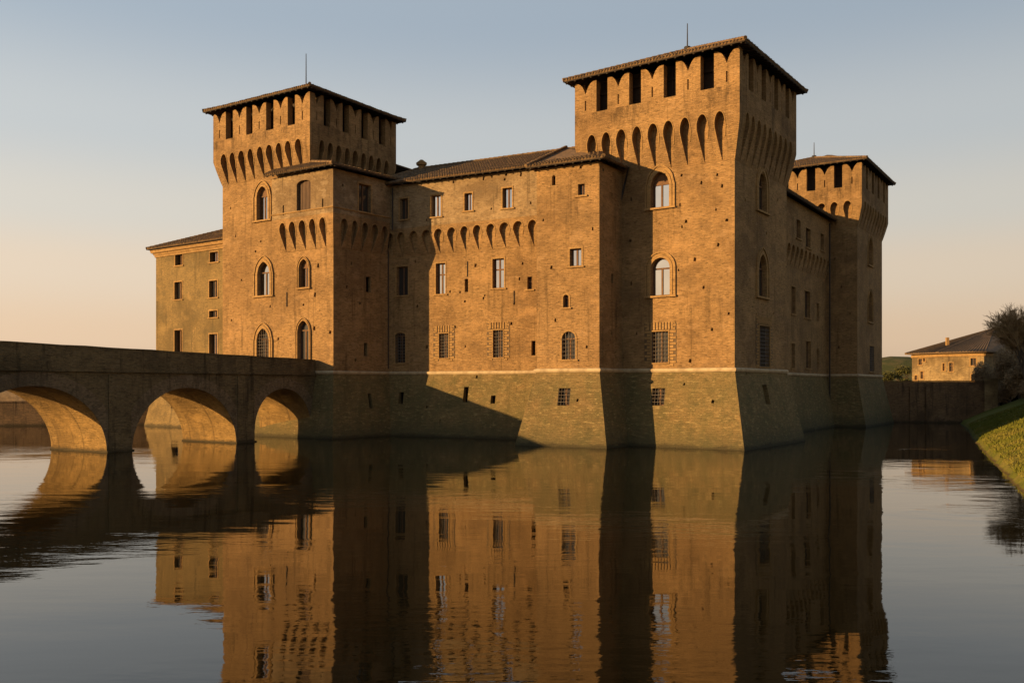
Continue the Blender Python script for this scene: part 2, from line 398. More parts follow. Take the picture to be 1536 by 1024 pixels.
# ------------------------------------------------------------------ machicolation
def corbels(name, parent, face, u0, u1, n, zb, zt, o, mitA=None, mitB=None, ztop=None, frac=.335):
    """outer skin with tear-drop openings; behind them the plain wall goes on up"""
    mb = MB(); p = (u1 - u0) / n; r = p * frac; ztop = ztop or zt + .35
    Hh = zt - zb; zk = zt - .30 * Hh
    def off(z): return .012 + (o - .012) * min(1, ((z - zb) / (.78 * Hh)) ** .9) if z > zb else .012
    jr = [random.uniform(.9, 1.08) for _ in range(n)]; jc = [random.uniform(-.03, .03) * p for _ in range(n)]
    def hw(z):
        if z >= zt or z <= zb: return 0
        if z >= zk: return r * math.sqrt(max(0, 1 - ((z - zk) / (zt - zk)) ** 2.2))
        return r * ((z - zb) / (zk - zb)) ** .85
    zs = [zb + Hh * k / 10 * .7 for k in range(11)] + [zk + (zt - zk) * q for q in (.3, .55, .75, .88, .96, 1.0)] + [ztop]
    for za, zc in zip(zs, zs[1:]):
        oa, oc = off(za), off(zc); ha, hc = hw(za), hw(zc)
        for b in range(n):
            c = u0 + (b + .5) * p + jc[b]; l = u0 + b * p; rr = l + p; ha, hc = hw(za) * jr[b], hw(zc) * jr[b]
            if ha == 0 and hc == 0:
                mb.face([face.pt(l, za, oa), face.pt(rr, za, oa), face.pt(rr, zc, oc), face.pt(l, zc, oc)]); continue
            mb.face([face.pt(l, za, oa), face.pt(c - ha, za, oa), face.pt(c - hc, zc, oc), face.pt(l, zc, oc)])
            mb.face([face.pt(c + ha, za, oa), face.pt(rr, za, oa), face.pt(rr, zc, oc), face.pt(c + hc, zc, oc)])
            mb.face([face.pt(c - ha, za, oa), face.pt(c - ha, za, -.02), face.pt(c - hc, zc, -.02), face.pt(c - hc, zc, oc)])
            mb.face([face.pt(c + ha, za, oa), face.pt(c + hc, zc, oc), face.pt(c + hc, zc, -.02), face.pt(c + ha, za, -.02)])
            pass
        for uu, mit in ((u0, mitA), (u1, mitB)):
            if mit is None: continue
            def q(z, of): p0 = face.a + face.t * (0 if uu == u0 else face.L) + mit * of; return (p0.x, p0.y, z)
            mb.face([q(za, oa), face.pt(uu, za, oa), face.pt(uu, zc, oc), q(zc, oc)] if uu == u0 else [face.pt(uu, za, oa), q(za, oa), q(zc, oc), face.pt(uu, zc, oc)])
    lip = .05
    for b in range(n):
        c = u0 + (b + .5) * p + jc[b]; jb = jr[b]
        zz = [z for z in zs if z > zk - .25 * Hh]
        zz = [zk - .22 * Hh, zk - .1 * Hh, zk] + [zk + (zt - zk) * q for q in (.3, .55, .75, .88, .96, 1.0)]
        L_ = [(c - hw(z) * jb if z < zt else c, z) for z in zz]; Rr = [(c + hw(z) * jb if z < zt else c, z) for z in reversed(zz[:-1])]
        line = L_ + Rr
        for (ua, za), (ub, zc) in zip(line, line[1:]):
            da = .075
            def gr(u, z): 
                d = V2(u - c, (z - zk) if z > zk else 0); d = d.normalized() if d.length > 1e-4 else V2(0, 1); return u + d.x * da, z + d.y * da
            a2 = gr(ua, za); b2 = gr(ub, zc)
            mb.prism([face.pt(ua, za, off(za) - .01), face.pt(ub, zc, off(zc) - .01), face.pt(*b2, off(zc) - .01), face.pt(*a2, off(za) - .01)],
                     [face.pt(ua, za, off(za) + .035), face.pt(ub, zc, off(zc) + .035), face.pt(*b2, off(zc) + .035), face.pt(*a2, off(za) + .035)], 1)
    return mb.build(name, parent, ('brick', 'mould'), recalc=False)

# ------------------------------------------------------------------ roofs
def roof(name, parent, planes, thick=.10, pitch=.27, hips=(), r=.065, soffit=None, overhang=1.0):
    mb = MB()
    for e0, e1, t0, t1 in planes:
        e0, e1, t0, t1 = map(Vector, (e0, e1, t0, t1)); e = (e1 - e0); L = e.length; e.normalize()
        n = e.cross(((t0 + t1) / 2 - e0)).normalized()
        if n.z < 0: n = -n
        g = n.cross(e); 
        if g.z < 0: g = -g
        s0, q0 = (t0 - e0).dot(e), (t0 - e0).dot(g); s1, q1 = (t1 - e0).dot(e), (t1 - e0).dot(g)
        tri = (t0 - t1).length < 1e-3
        up = [e0, e1, t0] if tri else [e0, e1, t1, t0]
        mb.prism([p - n * thick for p in up], list(up), 0)
        mb.prism([p - n * (thick + .08) - n * .003 for p in up], [p - n * (thick + .003) for p in up], 1)
        k = int(L / pitch)
        for i in range(k + 1):
            s = (i + .5) * L / (k + 1); q = max(q0, q1)
            if not tri and abs(s1 - s0) > 1e-4: 
                if s0 <= s <= s1: q = q0 + (q1 - q0) * (s - s0) / (s1 - s0)
            if s < s0: q = min(q, q0 * s / s0)
            if s > s1: q = min(q, q1 * (L - s) / (L - s1)) if L > s1 else q
            if q < .2: continue
            # a run of half-round tiles, each lapping the next
            m_ = max(1, int(q / .9)); c0 = e0 + e * s - g * .05
            pts = []; rr = []
            for j in range(m_):
                a = q * j / m_; b = q * (j + 1) / m_ - .02
                jit = random.uniform(-.02, .02)
                pts += [c0 + g * a + n * (.03 + jit) + e * jit, c0 + g * b + n * .0]; rr += [r * 1.08, r * .82]
            mb.tube(pts, rr, 6, 0)
        if soffit:      # rafter tails
            k = int(L / .75)
            for i in range(k + 1):
                s = (i + .5) * L / (k + 1); qq = min(overhang, 3)
                if s < s0: qq = min(qq, q0 * s / s0)
                if s > s1 and L > s1: qq = min(qq, q1 * (L - s) / (L - s1))
                c0 = e0 + e * s - n * (thick + .09); c1 = c0 + g * qq
                mb.prism([c0 - e * .06, c0 + e * .06, c1 + e * .06, c1 - e * .06], [p - n * .08 for p in (c0 - e * .06, c0 + e * .06, c1 + e * .06, c1 - e * .06)], 1)
    for a, b in hips:
        a, b = Vector(a), Vector(b); k = max(2, int((b - a).length / .5)); pts = []; rr = []
        for j in range(k): pts += [a.lerp(b, j / k) + Vector((0, 0, .05)), a.lerp(b, (j + .95) / k) + Vector((0, 0, .05))]; rr += [.15, .11]
        mb.tube(pts, rr, 7, 0)
    return mb.build(name, parent, ('tile', 'wood'))
def string_band(parent, plan, edges, z=5.88, k=1.0, name='string_course', m='stone'):
    mb = MB(); prof = [(z - .20 * k, .004), (z - .15 * k, .10 * k), (z - .04 * k, .17 * k), (z + .06 * k, .17 * k), (z + .13 * k, .08 * k), (z + .15 * k, .004)]
    n = len(plan)
    loops = [offset_poly(plan, [o if i in edges else 0 for i in range(n)]) for _z, o in prof]
    for (a, za), (b, zb) in zip(zip(loops, [p[0] for p in prof]), list(zip(loops, [p[0] for p in prof]))[1:]):
        for i in edges:
            j = (i + 1) % n; mb.face([(a[i].x, a[i].y, za), (a[j].x, a[j].y, za), (b[j].x, b[j].y, zb), (b[i].x, b[i].y, zb)])
    return mb.build(name, parent, (m,), recalc=False)

# ------------------------------------------------------------------ the castle
ZS = 5.88
castle = thing('castle', 'great square brick castle with corner towers rising straight from the moat', 'castle')
bat = 1.2
def tower(A, C, B, zb, zt, zopen, ztop, zeave, zapex, batoffs=(1, 1, 1, 1), nb=9, o=.62, label=None, over=.72, pm_='brick27', rod=2.2, merl=5, rnb=None):
    D4 = A + B - C; plan = [A, C, B, D4]
    top = zt + .35
    rings = [(-2.0, [bat * 1.34 * k for k in batoffs]), (ZS, [0] * 4), (top, [0] * 4)]
    body = Body('corner_tower', castle, plan, rings); body.o['label'] = label
    faces = [Face(plan[i], plan[(i + 1) % 4]) for i in range(4)]
    outer = offset_poly(plan, [o] * 4)
    mit = [(outer[i] - plan[i]) / o for i in range(4)]
    for i in range(4):
        f = faces[i]; corbels('corbel_arches', body.o, f, .28, f.L - .28, nb if i != 1 else (rnb or nb), zb, zt, o, mit[i], mit[(i + 1) % 4], ztop=top)
    up = Body('parapet', body.o, plan, [(top, [o] * 4), (zopen, [o] * 4)], (pm_,))
    # merlons with swallow tails
    th = .62
    for i in range(4):
        f = Face(outer[i], outer[(i + 1) % 4]); Lf = f.L; wm = Lf / (merl + (merl - 1) * .50); wo = wm * .50
        for k in range(merl):
            ua = k * (wm + wo) + (random.uniform(-.06, .06) if k else 0); ub = k * (wm + wo) + wm + (random.uniform(-.06, .06) if k < merl - 1 else 0); c = (ua + ub) / 2; hh = ztop - zopen; z1 = ztop - random.uniform(0, .1)
            a_, b_ = ua, ub
            if i % 2 == 1 and k == 0: a_ = ua + th + .004
            if i % 2 == 1 and k == merl - 1: b_ = ub - th - .004
            d = min(1.0, hh * .42)
            pts = [(a_, zopen), (b_, zopen), (b_, z1)]
            for q, y in ((.42, 1), (.33, .96), (.24, .86), (.15, .66), (.07, .36), (0, 0), (-.07, .36), (-.15, .66), (-.24, .86), (-.33, .96), (-.42, 1)):
                u = c + q * wm
                if a_ < u < b_: pts.append((u, z1 - d + d * y))
            pts.append((a_, z1))
            mm = MB(); extrude(mm, f, pts, -th, 0); mo = mm.build('merlon', body.o, ('brick',))
            if i in (0, 1):
                ct = MB(); extrude(ct, f, [(c - .06, zopen + .25), (c + .06, zopen + .25), (c + .06, zopen + 1.05), (c - .06, zopen + 1.05)], .2, -.4); boolean(mo, ct)
    inner = offset_poly(plan, [o - 1.15] * 4); mb = MB()
    ring_prism(mb, inner, [(zopen + .01, [0] * 4), (ztop + .1, [0] * 4)])
    for i in range(4):      # posts and rails of the timber screen
        f = Face(inner[i], inner[(i + 1) % 4]); k = int(f.L / 1.1)
        for j in range(k + 1):
            u = f.L * j / k; extrude(mb, f, [(u - .08, zopen), (u + .08, zopen), (u + .08, ztop), (u - .08, ztop)], 0, .1)
        extrude(mb, f, [(0, zopen + 1.6), (f.L, zopen + 1.6), (f.L, zopen + 1.78), (0, zopen + 1.78)], .1, .18)
    mb.build('timber_screen', body.o, ('wood',))
    ev = offset_poly(plan, [o + over] * 4); cen = (A + B) / 2; ap = (cen.x, cen.y, zapex)
    e3 = [(p.x, p.y, zeave) for p in ev]
    roof('tile_roof', body.o, [(e3[i], e3[(i + 1) % 4], ap, ap) for i in range(4)], hips=[(e, ap) for e in e3], soffit=True, overhang=1.4)
    rm = MB(); rm.tube([(ap[0], ap[1], ap[2] - .1), (ap[0], ap[1], ap[2] + .25)], .28, 8); rm.tube([(ap[0], ap[1], ap[2] + .2), (ap[0], ap[1], ap[2] + rod)], [.06, .035], 5)
    rm.build('lightning_rod', body.o, ('iron',))
    string_band(body.o, plan, [0, 1] if batoffs[1] else [0])
    return body, up, faces
# near tower
T2A, T2C, T2B = P(878, 73.35), P(1102, 66.0), P(1180, 75.4)
T2, T2up, T2f = tower(T2A, T2C, T2B, 21.4, 24.95, 26.75, 29.4, 29.6, 32.6, label='nearest and largest corner tower, right of centre')
# left tower
T1A, T1C = P(334, 88.0), P(465, 81.6); T1B = P(581, 90.4)
T1, T1up, T1f = tower(T1A, T1C, T1B, 24.3, 27.2, 28.6, 31.35, 31.6, 34.2, pm_='brick29', rod=3.6, batoffs=(1, 0, 1, 1), label='left corner tower beside the bridge')
# far tower
T3C, T3B = P(1286, 102.0), P(1323, 113.0); T3A = T3C + V2(-.843, .538) * 13.2
T3, T3up, T3f = tower(T3A, T3C, T3B, 22.9, 25.8, 27.4, 30.1, 30.3, 33.0, pm_='brick28', rod=1.9, label='far right corner tower')
# cupola vent on the far tower roof
c3 = (T3A + T3B) / 2 + V2(2.2, 1.2); mb = MB(); t_ = V2(1, 0); n_ = V2(0, 1)
mb.box(c3, t_, n_, .55, .55, 31.8, 33.1); mb.box(c3, t_, n_, .95, .95, 33.12, 33.3, 1)
mb.prism([(c3.x - .9, c3.y - .9, 33.3), (c3.x + .9, c3.y - .9, 33.3), (c3.x + .9, c3.y + .9, 33.3), (c3.x - .9, c3.y + .9, 33.3)], [(c3.x - .3, c3.y - .3, 33.6), (c3.x + .3, c3.y - .3, 33.6), (c3.x + .3, c3.y + .3, 33.6), (c3.x - .3, c3.y + .3, 33.6)], 1)
mb.build('roof_vent', T3.o, ('mould', 'tile'))

# gate block wrapped round the left tower
LC = P(500, 80.0); LE = P(579, 85.0); dirR = (LE - LC).normalized(); LX = LE + dirR * 3.2
Lplan = [T1C, LC, LX, T1B]
L1 = Body('gate_block', castle, Lplan, [(-2.0, [bat * 1.34, bat * 1.34, 0, 0]), (ZS, [0] * 4), (20.1, [0] * 4)]); L1.o['label'] = 'tall gate block in front of the left tower'
Lf0 = Face(T1A, LC)     # whole front plane of tower and block
Lf1 = Face(LC, LX)
uL = (P(415, 83.2) - T1A).dot(Lf0.t); LA = T1A + Lf0.t * uL
ov = .5
Luplan = [LA, LC, LX, T1B + V2(-2.0, 0)]
oL = offset_poly(Luplan, [ov, ov, 0, ov])
mL = [(oL[i] - Luplan[i]) / ov for i in range(4)]
fA = Face(LA, LC)
corbels('corbel_arches', L1.o, fA, .12, fA.L - .25, 5, 17.1, 19.75, ov, mL[0], mL[1], ztop=20.1)
uMain = (LE - LC).length
corbels('corbel_arches', L1.o, Lf1, .25, uMain, 5, 17.1, 19.7, ov, mL[1], None, ztop=20.1)
L1u = Body('upper_storey', L1.o, Luplan, [(20.1, [ov, ov, 0, ov]), (24.0, [ov, ov, 0, ov])], ('brick_upper',))
string_band(L1.o, Lplan, [0, 1])
string_band(L1.o, [oL[0], oL[1], oL[2], oL[3]], [0, 1], z=20.6, name='ledge', k=.45, m='mould')
# its lean-to roof
ze = 24.25; oR = offset_poly(Luplan, [ov + .75, ov + .75, 0, ov + .2])
T1o = offset_poly([T1A, T1C, T1B, T1A + T1B - T1C], [.05] * 4)
rise = 1.15
Ea, Eb, Ec = oR[0], oR[1], oR[2]
Ta = T1C + (Ea - Eb).normalized() * 4.6; Tb = T1C.copy(); Tc = T1B + dirR * 1.5
roof('tile_roof', L1.o, [((Ea.x, Ea.y, ze), (Eb.x, Eb.y, ze), (Ta.x, Ta.y, ze + .85), (Tb.x, Tb.y, ze + .85)),
                         ((Eb.x, Eb.y, ze), (Ec.x, Ec.y, ze), (Tb.x, Tb.y, ze + .85), (Tc.x, Tc.y, ze + 1.3))],
     hips=[((Eb.x, Eb.y, ze), (Tb.x, Tb.y, ze + .85))], soffit=True, overhang=1.2)

# long wall between the towers
M0, M1 = P(560, 86.2), P(875, 76.2); Mf = Face(M0, M1); Mf = Face(M0 - Mf.t * 1.2, M1 + Mf.t * 3)
back = -Mf.n * 10
Mplan = [Mf.a, Mf.b, Mf.b + back, Mf.a + back]
MW = Body('curtain_wall', castle, Mplan, [(-2.0, [bat * 1.34, 0, 0, 0]), (ZS, [0] * 4), (19.5, [0] * 4)]); MW.o['label'] = 'long wall between the left and the near tower'
uM0, _ = Mf.hit(580, 400); uM1, _ = Mf.hit(812, 400)
corbels('corbel_arches', MW.o, Mf, uM0 - .1, uM1, 12, 16.9, 19.15, .42, None, None, ztop=19.5, frac=.345)
MWu = Body('upper_storey', MW.o, Mplan, [(19.5, [.42, 0, 0, 0]), (23.6, [.42, 0, 0, 0])], ('brick_upper',))
string_band(MW.o, Mplan, [0])
e0 = Mf.pt(.9, 23.75, 1.15); e1 = Mf.pt(Mf.L, 23.75, 1.15); r0 = Mf.pt(3.2, 26.4, -4.8); r1 = Mf.pt(Mf.L, 26.4, -4.8)
b0 = Mf.pt(.9, 23.75, -10.6); b1 = Mf.pt(Mf.L, 23.75, -10.6)
roof('tile_roof', MW.o, [(e0, e1, r0, r1), (b0, b1, r0, r1)], hips=[(r0, r1), (e0, r0)], soffit=True, overhang=.9)
# little chimney pot at the low end of that ridge
cp = Vector(Mf.pt(3.6, 26.2, -4.8)); mb = MB(); mb.tube([cp, cp + Vector((0, 0, .55))], .32, 8); mb.tube([cp + Vector((0, 0, .5)), cp + Vector((0, 0, .75)), cp + Vector((0, 0, 1.05))], [.5, .55, .15], 8)
mb.build('chimney_pot', MW.o, ('mould',))
# wing behind, whose dark eave shows beside the left tower
W0, W1 = P(588, 94.0), P(640, 97.0)
mb = MB(); wf = Face(W0, W1)
mb.box((W0 + W1) / 2 + V2(0, 3.4), V2(1, 0), V2(0, 1), 2.6, 2.6, 18, 27.4); mb.build('rear_wing', castle, ('brick',))
zW0 = H + (HY - 242) / F * 94; zW1 = H + (HY - 257) / F * 97
roof('rear_roof', castle, [((W1.x + 1.2, W1.y + 1.5, 27.6), (W1.x + 1.2, W1.y + 12, 27.6), (W0.x - 2, W0.y - 1, zW0 + .3), (W0.x - 2, W0.y + 12, zW0 + .3))])

# projecting turret
Ba, Bb = P(805, 70.7), P(899, 68.1); dB = (P(930, 71.0) - Bb).normalized(); Bc = Bb + dB * 8.5; Bd = Ba + dB * 9.0
Bplan = [Ba, Bb, Bc, Bd]
MBk = Body('middle_turret', castle, Bplan, [(-2.0, [bat * 1.34, bat * 1.34, 0, bat * 1.34]), (ZS, [0] * 4), (21.75, [0] * 4)]); MBk.o['label'] = 'square turret projecting from the long wall'
Bf0, Bf1 = Face(Ba, Bb), Face(Bb, Bc)
string_band(MBk.o, Bplan, [0, 1, 3])
oB = offset_poly(Bplan, [.7, .7, 0, .55]); zb_ = 21.95
pk = P(850, 77.5); ap = (pk.x, pk.y, 25.35); rt = P(946, 73.5)
ER = (oB[1].x, oB[1].y, zb_); EL = (oB[0].x, oB[0].y, zb_); EBk = (oB[2].x, oB[2].y, zb_); ELb = (oB[3].x, oB[3].y, zb_)
pk2 = P(905, 75.0); ap2 = (pk2.x, pk2.y, 24.0)
roof('tile_roof', MBk.o, [(EL, ER, ap, ap2), (ER, EBk, ap2, ap2), (ELb, EL, ap, ap)], hips=[(ER, ap2), (EL, ap)], soffit=True, overhang=.8)

# right-hand long wall to the far tower
K0, K1 = P(1184, 91.6), P(1240, 103.8); Kf = Face(K0, K1); Kf = Face(K0 - Kf.t * 14, K1 + Kf.t * 1.5); 
bk = -Kf.n * 10; Kplan = [Kf.a, Kf.b, Kf.b + bk, Kf.a + bk]
KW = Body('curtain_wall', castle, Kplan, [(-2.0, [bat * 1.34, 0, 0, 0]), (ZS, [0] * 4), (19.5, [0] * 4)]); KW.o['label'] = 'shaded wall between the near and the far tower'
uK0, _ = Kf.hit(1181, 400); uK1, _ = Kf.hit(1239, 400)
corbels('corbel_arches', KW.o, Kf, uK0 - 1.6, uK1, 11, 16.9, 19.1, .42, None, None, ztop=19.5, frac=.345)
KWu = Body('upper_storey', KW.o, Kplan, [(19.5, [.42, 0, 0, 0]), (23.7, [.42, 0, 0, 0])])
string_band(KW.o, Kplan, [0])
roof('tile_roof', KW.o, [(Kf.pt(0, 23.85, 1.2), Kf.pt(Kf.L - 1.4, 23.85, 1.2), Kf.pt(0, 26.3, -5), Kf.pt(Kf.L - 1.4, 26.3, -5)),
                         (Kf.pt(0, 23.85, -10.5), Kf.pt(Kf.L - 1.4, 23.85, -10.5), Kf.pt(0, 26.3, -5), Kf.pt(Kf.L - 1.4, 26.3, -5))], hips=[(Kf.pt(0, 26.3, -5), Kf.pt(Kf.L - 1.4, 26.3, -5))], soffit=True, overhang=.9)

# ---- openings: tower + gate block, front
W = window; F1 = Lf0
for body, x0, y0, x1, y1, k, st, su in (
    (T1, 386, 280, 402, 330, 'pointed', 'tympanum', 'moulded'), (T1, 387, 393, 405, 443, 'pointed', 'glass', 'moulded'),
    (T1, 386, 493, 404, 541, 'pointed', 'grille', 'moulded'), (T1, 449, 389, 463, 431, 'pointed', 'tympanum', 'thin'),
    (T1, 447, 481, 464, 552, 'pointed', 'dim', 'thin')):
    W(body, F1, 0, x0, y0, x1, y1, k, st, body.o if False else castle, su)
fU = fA
W(L1u, fU, 0, 445, 270, 466, 316, 'seg', 'shutter', castle, None, .35)
for x0, y0, x1, y1 in ((424, 308, 426, 323), (483, 298, 485, 312)): W(L1u, fU, 0, x0, y0, x1, y1, 'rect', 'slit', castle)
W(L1u, Lf1, 1, 538, 277, 556, 318, 'rect', 'dim', castle, 'plain')
W(L1, Lf1, 1, 549, 415, 556, 438, 'rect', 'slit', castle)
W(L1, Lf1, 1, 546, 514, 551, 534, 'rect', 'slit', castle)
W(L1, Lf1, 1, 553, 590, 558, 612, 'rect', 'slit', castle)
holes(T1, F1, 0, [(353, 354), (391, 362), (383, 377), (347, 480), (405, 459), (417, 508), (455, 457), (346, 312), (362, 420)])
holes(L1, F1, 0, [(472, 442), (471, 492), (495, 498), (477, 398)], .3)
holes(L1, Lf1, 1, [(520, 430), (540, 455), (527, 395), (563, 350), (533, 540)])
holes(L1u, Lf1, 1, [(514, 278), (531, 330)])
# long wall
for x0, y0, x1, y1, st in ((600, 298, 612, 329, 'dim'), (647, 293, 661, 325, 'glass'), (697, 290, 708, 316, 'glass'), (754, 282, 768, 312, 'glass')):
    W(MWu, Mf, 0, x0, y0, x1, y1, 'rect', st, castle, 'plain')
W(MW, Mf, 0, 595, 400, 612, 443, 'rect', 'dim', castle, 'plain')
W(MW, Mf, 0, 654, 395, 668, 441, 'rect', 'glass', castle, 'plain')
W(MW, Mf, 0, 739, 388, 756, 432, 'rect', 'glass', castle, 'plain')
W(MW, Mf, 0, 697, 418, 702, 438, 'rect', 'slit', castle); W(MW, Mf, 0, 791, 415, 798, 434, 'rect', 'dim', castle, 'sill')
W(MW, Mf, 0, 593, 499, 608, 544, 'seg', 'grille', castle, 'plain')
W(MW, Mf, 0, 659, 500, 673, 537, 'rect', 'grille', castle, 'toothed'); W(MW, Mf, 0, 740, 495, 755, 536, 'rect', 'grille', castle, 'toothed')
W(MW, Mf, 0, 797, 511, 803, 533, 'rect', 'slit', castle)
W(MW, Mf, 0, 598, 588, 605, 606, 'rect', 'slit', castle); W(MW, Mf, 0, 695, 580, 702, 603, 'rect', 'slit', castle); W(MW, Mf, 0, 736, 593, 743, 605, 'rect', 'slit', castle)
holes(MW, Mf, 0, [(675, 437), (690, 438), (697, 452), (727, 443), (725, 447), (698, 519), (626, 459), (683, 490), (767, 485), (779, 418), (784, 395), (713, 398), (771, 455), (640, 610), (660, 631), (715, 565), (640, 520), (623, 392)])
holes(MWu, Mf, 0, [(725, 268), (738, 265), (757, 269), (759, 262), (781, 262), (796, 304), (680, 273), (737, 313), (640, 330)])
# turret
W(MBk, Bf0, 0, 828, 263, 833, 278, 'arch', 'slit', castle); W(MBk, Bf0, 0, 867, 276, 877, 293, 'rect', 'dim', castle, 'sill')
W(MBk, Bf0, 0, 855, 373, 872, 399, 'rect', 'glass', castle, 'plain'); W(MBk, Bf0, 0, 845, 442, 853, 461, 'arch', 'dim', castle, 'plain')
W(MBk, Bf0, 0, 843, 497, 863, 539, 'arch', 'grille', castle, 'plain'); W(MBk, Bf0, 0, 837, 582, 855, 608, 'rect', 'grille', castle)
W(MBk, Bf1, 1, 917, 411, 920, 425, 'rect', 'slit', castle)
holes(MBk, Bf0, 0, [(827, 401), (889, 343), (871, 251), (833, 480), (815, 330), (866, 600), (880, 520)])
holes(MBk, Bf1, 1, [(918, 292), (905, 255), (917, 500)])
# near tower
a2, b2 = T2f[0], T2f[1]
W(T2, a2, 0, 977, 258, 1004, 311, 'pointed', 'tympanum', castle, 'moulded'); W(T2, a2, 0, 977, 387, 1005, 443, 'arch', 'glass', castle, 'moulded')
W(T2, a2, 0, 978, 497, 1003, 544, 'rect', 'grille', castle, 'toothed'); W(T2, a2, 0, 977, 582, 997, 608, 'rect', 'grille', castle)
W(T2, b2, 1, 1137, 258, 1149, 317, 'pointed', 'dim', castle, 'moulded'); W(T2, b2, 1, 1137, 382, 1149, 445, 'pointed', 'dim', castle, 'moulded')
W(T2, b2, 1, 1138, 489, 1154, 550, 'rect', 'grille', castle, 'toothed'); W(T2, b2, 1, 1146, 577, 1153, 606, 'rect', 'slit', castle)
holes(T2, a2, 0, [(1022, 263), (1052, 274), (1076, 262), (1083, 279), (1020, 307), (1074, 314), (1029, 332), (1023, 340), (1077, 367), (1042, 389), (1018, 405), (1055, 431), (1068, 494), (1035, 541), (947, 299), (945, 361), (947, 425), (1026, 576), (1069, 602), (955, 500), (1090, 330), (1093, 470)])
holes(T2, b2, 1, [(1166, 300), (1150, 350), (1125, 420), (1160, 470), (1120, 560), (1118, 300)])
# right-hand wall
for x0, y0, x1, y1 in ((1195, 330, 1201, 358), (1209, 343, 1216, 372), (1231, 351, 1236, 376)): W(KWu, Kf, 0, x0, y0, x1, y1, 'rect', 'dim', castle, 'sill')
for x0, y0, x1, y1 in ((1207, 437, 1215, 477), (1225, 455, 1229, 481), (1209, 512, 1216, 552), (1225, 523, 1229, 553), (1187, 515, 1192, 552), (1187, 430, 1193, 471)): W(KW, Kf, 0, x0, y0, x1, y1, 'rect', 'dim', castle, 'plain' if x0 < 1220 else None)
W(T3, T3f[1], 1, 1302, 357, 1308, 398, 'pointed', 'dim', castle, 'thin'); W(T3, T3f[1], 1, 1302, 436, 1308, 483, 'pointed', 'dim', castle, 'thin'); W(T3, T3f[1], 1, 1304, 519, 1311, 557, 'rect', 'grille', castle, 'plain')
holes(T3, T3f[0], 0, [(1252, 388), (1262, 430), (1275, 470), (1258, 520)])
for b in (T1, T2, T3, L1, L1u, MW, MWu, MBk, KW, KWu): b.finish()
# gutters, pipes and tie bars
def pipe(pts, r=.085, name='downpipe', m='copper'):
    mb = MB(); mb.tube(pts, r, 6); return mb.build(name, castle, (m,))
q = Mf.pt(uM0 + .25, 0, .14); pipe([(q[0], q[1], 23.6), (q[0], q[1], 6.3)])
q2 = Mf.hit(588, 300, .6)[0]; q2 = Mf.pt(q2, 0, .52); pipe([(q2[0], q2[1], 23.4), (q2[0], q2[1], 19.4)], .06)
j = T2f[0].hit(932, 400)[0]; q = T2f[0].pt(j, 0, .16); q3 = T2f[0].pt(T2f[0].hit(944, 250, .5)[0], 21.9, .6)
pipe([q3, (q[0] + .35, q[1] - .05, 20.8), (q[0], q[1], 19.3), (q[0], q[1], .2)])
q = Kf.pt(Kf.hit(1238, 400)[0], 0, .5); pipe([(q[0], q[1], 23.4), (q[0], q[1], 1)])
for f, px, ya, yb in ((Mf, 701, 392, 415), (Mf, 771, 436, 455), (Lf0, 430, 438, 460), (Mf, 612, 560, 575)):
    if ya == 560: continue
    u, z1 = f.hit(px, ya, .03); _u, z0 = f.hit(px, yb, .03); pipe([f.pt(u, z1, .03), f.pt(u, z0, .03)], .04, 'tie_bar', 'iron')

# ------------------------------------------------------------------ annex
annex = thing('palace_wing', 'olive plastered four storey building behind the left tower with a pale cornice', 'building')
N0, N1 = P(234, 105.0), P(334, 98.0); Nf = Face(N0, N1); Nf = Face(N0, N1 + Nf.t * 5)
nb_ = -Nf.n * 13; Nplan = [Nf.a, Nf.b, Nf.b + nb_, Nf.a + nb_]
AX = Body('wall', annex, Nplan, [(-2, [1.3, 0, 0, 1.3]), (5.4, [0] * 4), (20.6, [0] * 4)], ('annex',))
for x0, y0, x1, y1, st in ((263, 381, 274, 398, 'glass'), (315, 378, 327, 393, 'glass'), (262, 423, 273, 449, 'dim'), (314, 421, 326, 446, 'dim'), (314, 466, 326, 476, 'dim'), (262, 495, 273, 529, 'glass'), (314, 501, 326, 533, 'glass')):
    W(AX, Nf, 0, x0, y0, x1, y1, 'rect', st, annex, 'plain')
W(AX, Nf, 0, 258, 590, 268, 612, 'rect', 'dim', annex)
AX.finish()
mb = MB(); prof = [(19.7, .004), (19.72, .12), (19.95, .12), (19.97, .22), (20.15, .24), (20.2, .42), (20.55, .5), (20.6, .004)]
lo = [offset_poly(Nplan, [o, 0, 0, o]) for _z, o in prof]
for k in range(len(prof) - 1):
    for i in (0, 3):
        jn = (i + 1) % 4; mb.face([(*lo[k][i], prof[k][0]), (*lo[k][jn], prof[k][0]), (*lo[k + 1][jn], prof[k + 1][0]), (*lo[k + 1][i], prof[k + 1][0])])
mb.build('cornice', annex, ('mould',), recalc=False)
oN = offset_poly(Nplan, [.8, 0, .8, .8]); zc = 20.75; mid0 = (oN[0] + oN[3]) / 2 + Nf.t * 6.5; mid1 = (oN[1] + oN[2]) / 2
rr = 23.6
roof('tile_roof', annex, [((*oN[0], zc), (*oN[1], zc), (*mid0, rr), (*mid1, rr)), ((*oN[3], zc), (*oN[0], zc), (*mid0, rr), (*mid0, rr)), ((*oN[3], zc), (*oN[2], zc), (*mid0, rr), (*mid1, rr))],
     hips=[((*oN[0], zc), (*mid0, rr)), ((*mid0, rr), (*mid1, rr))])

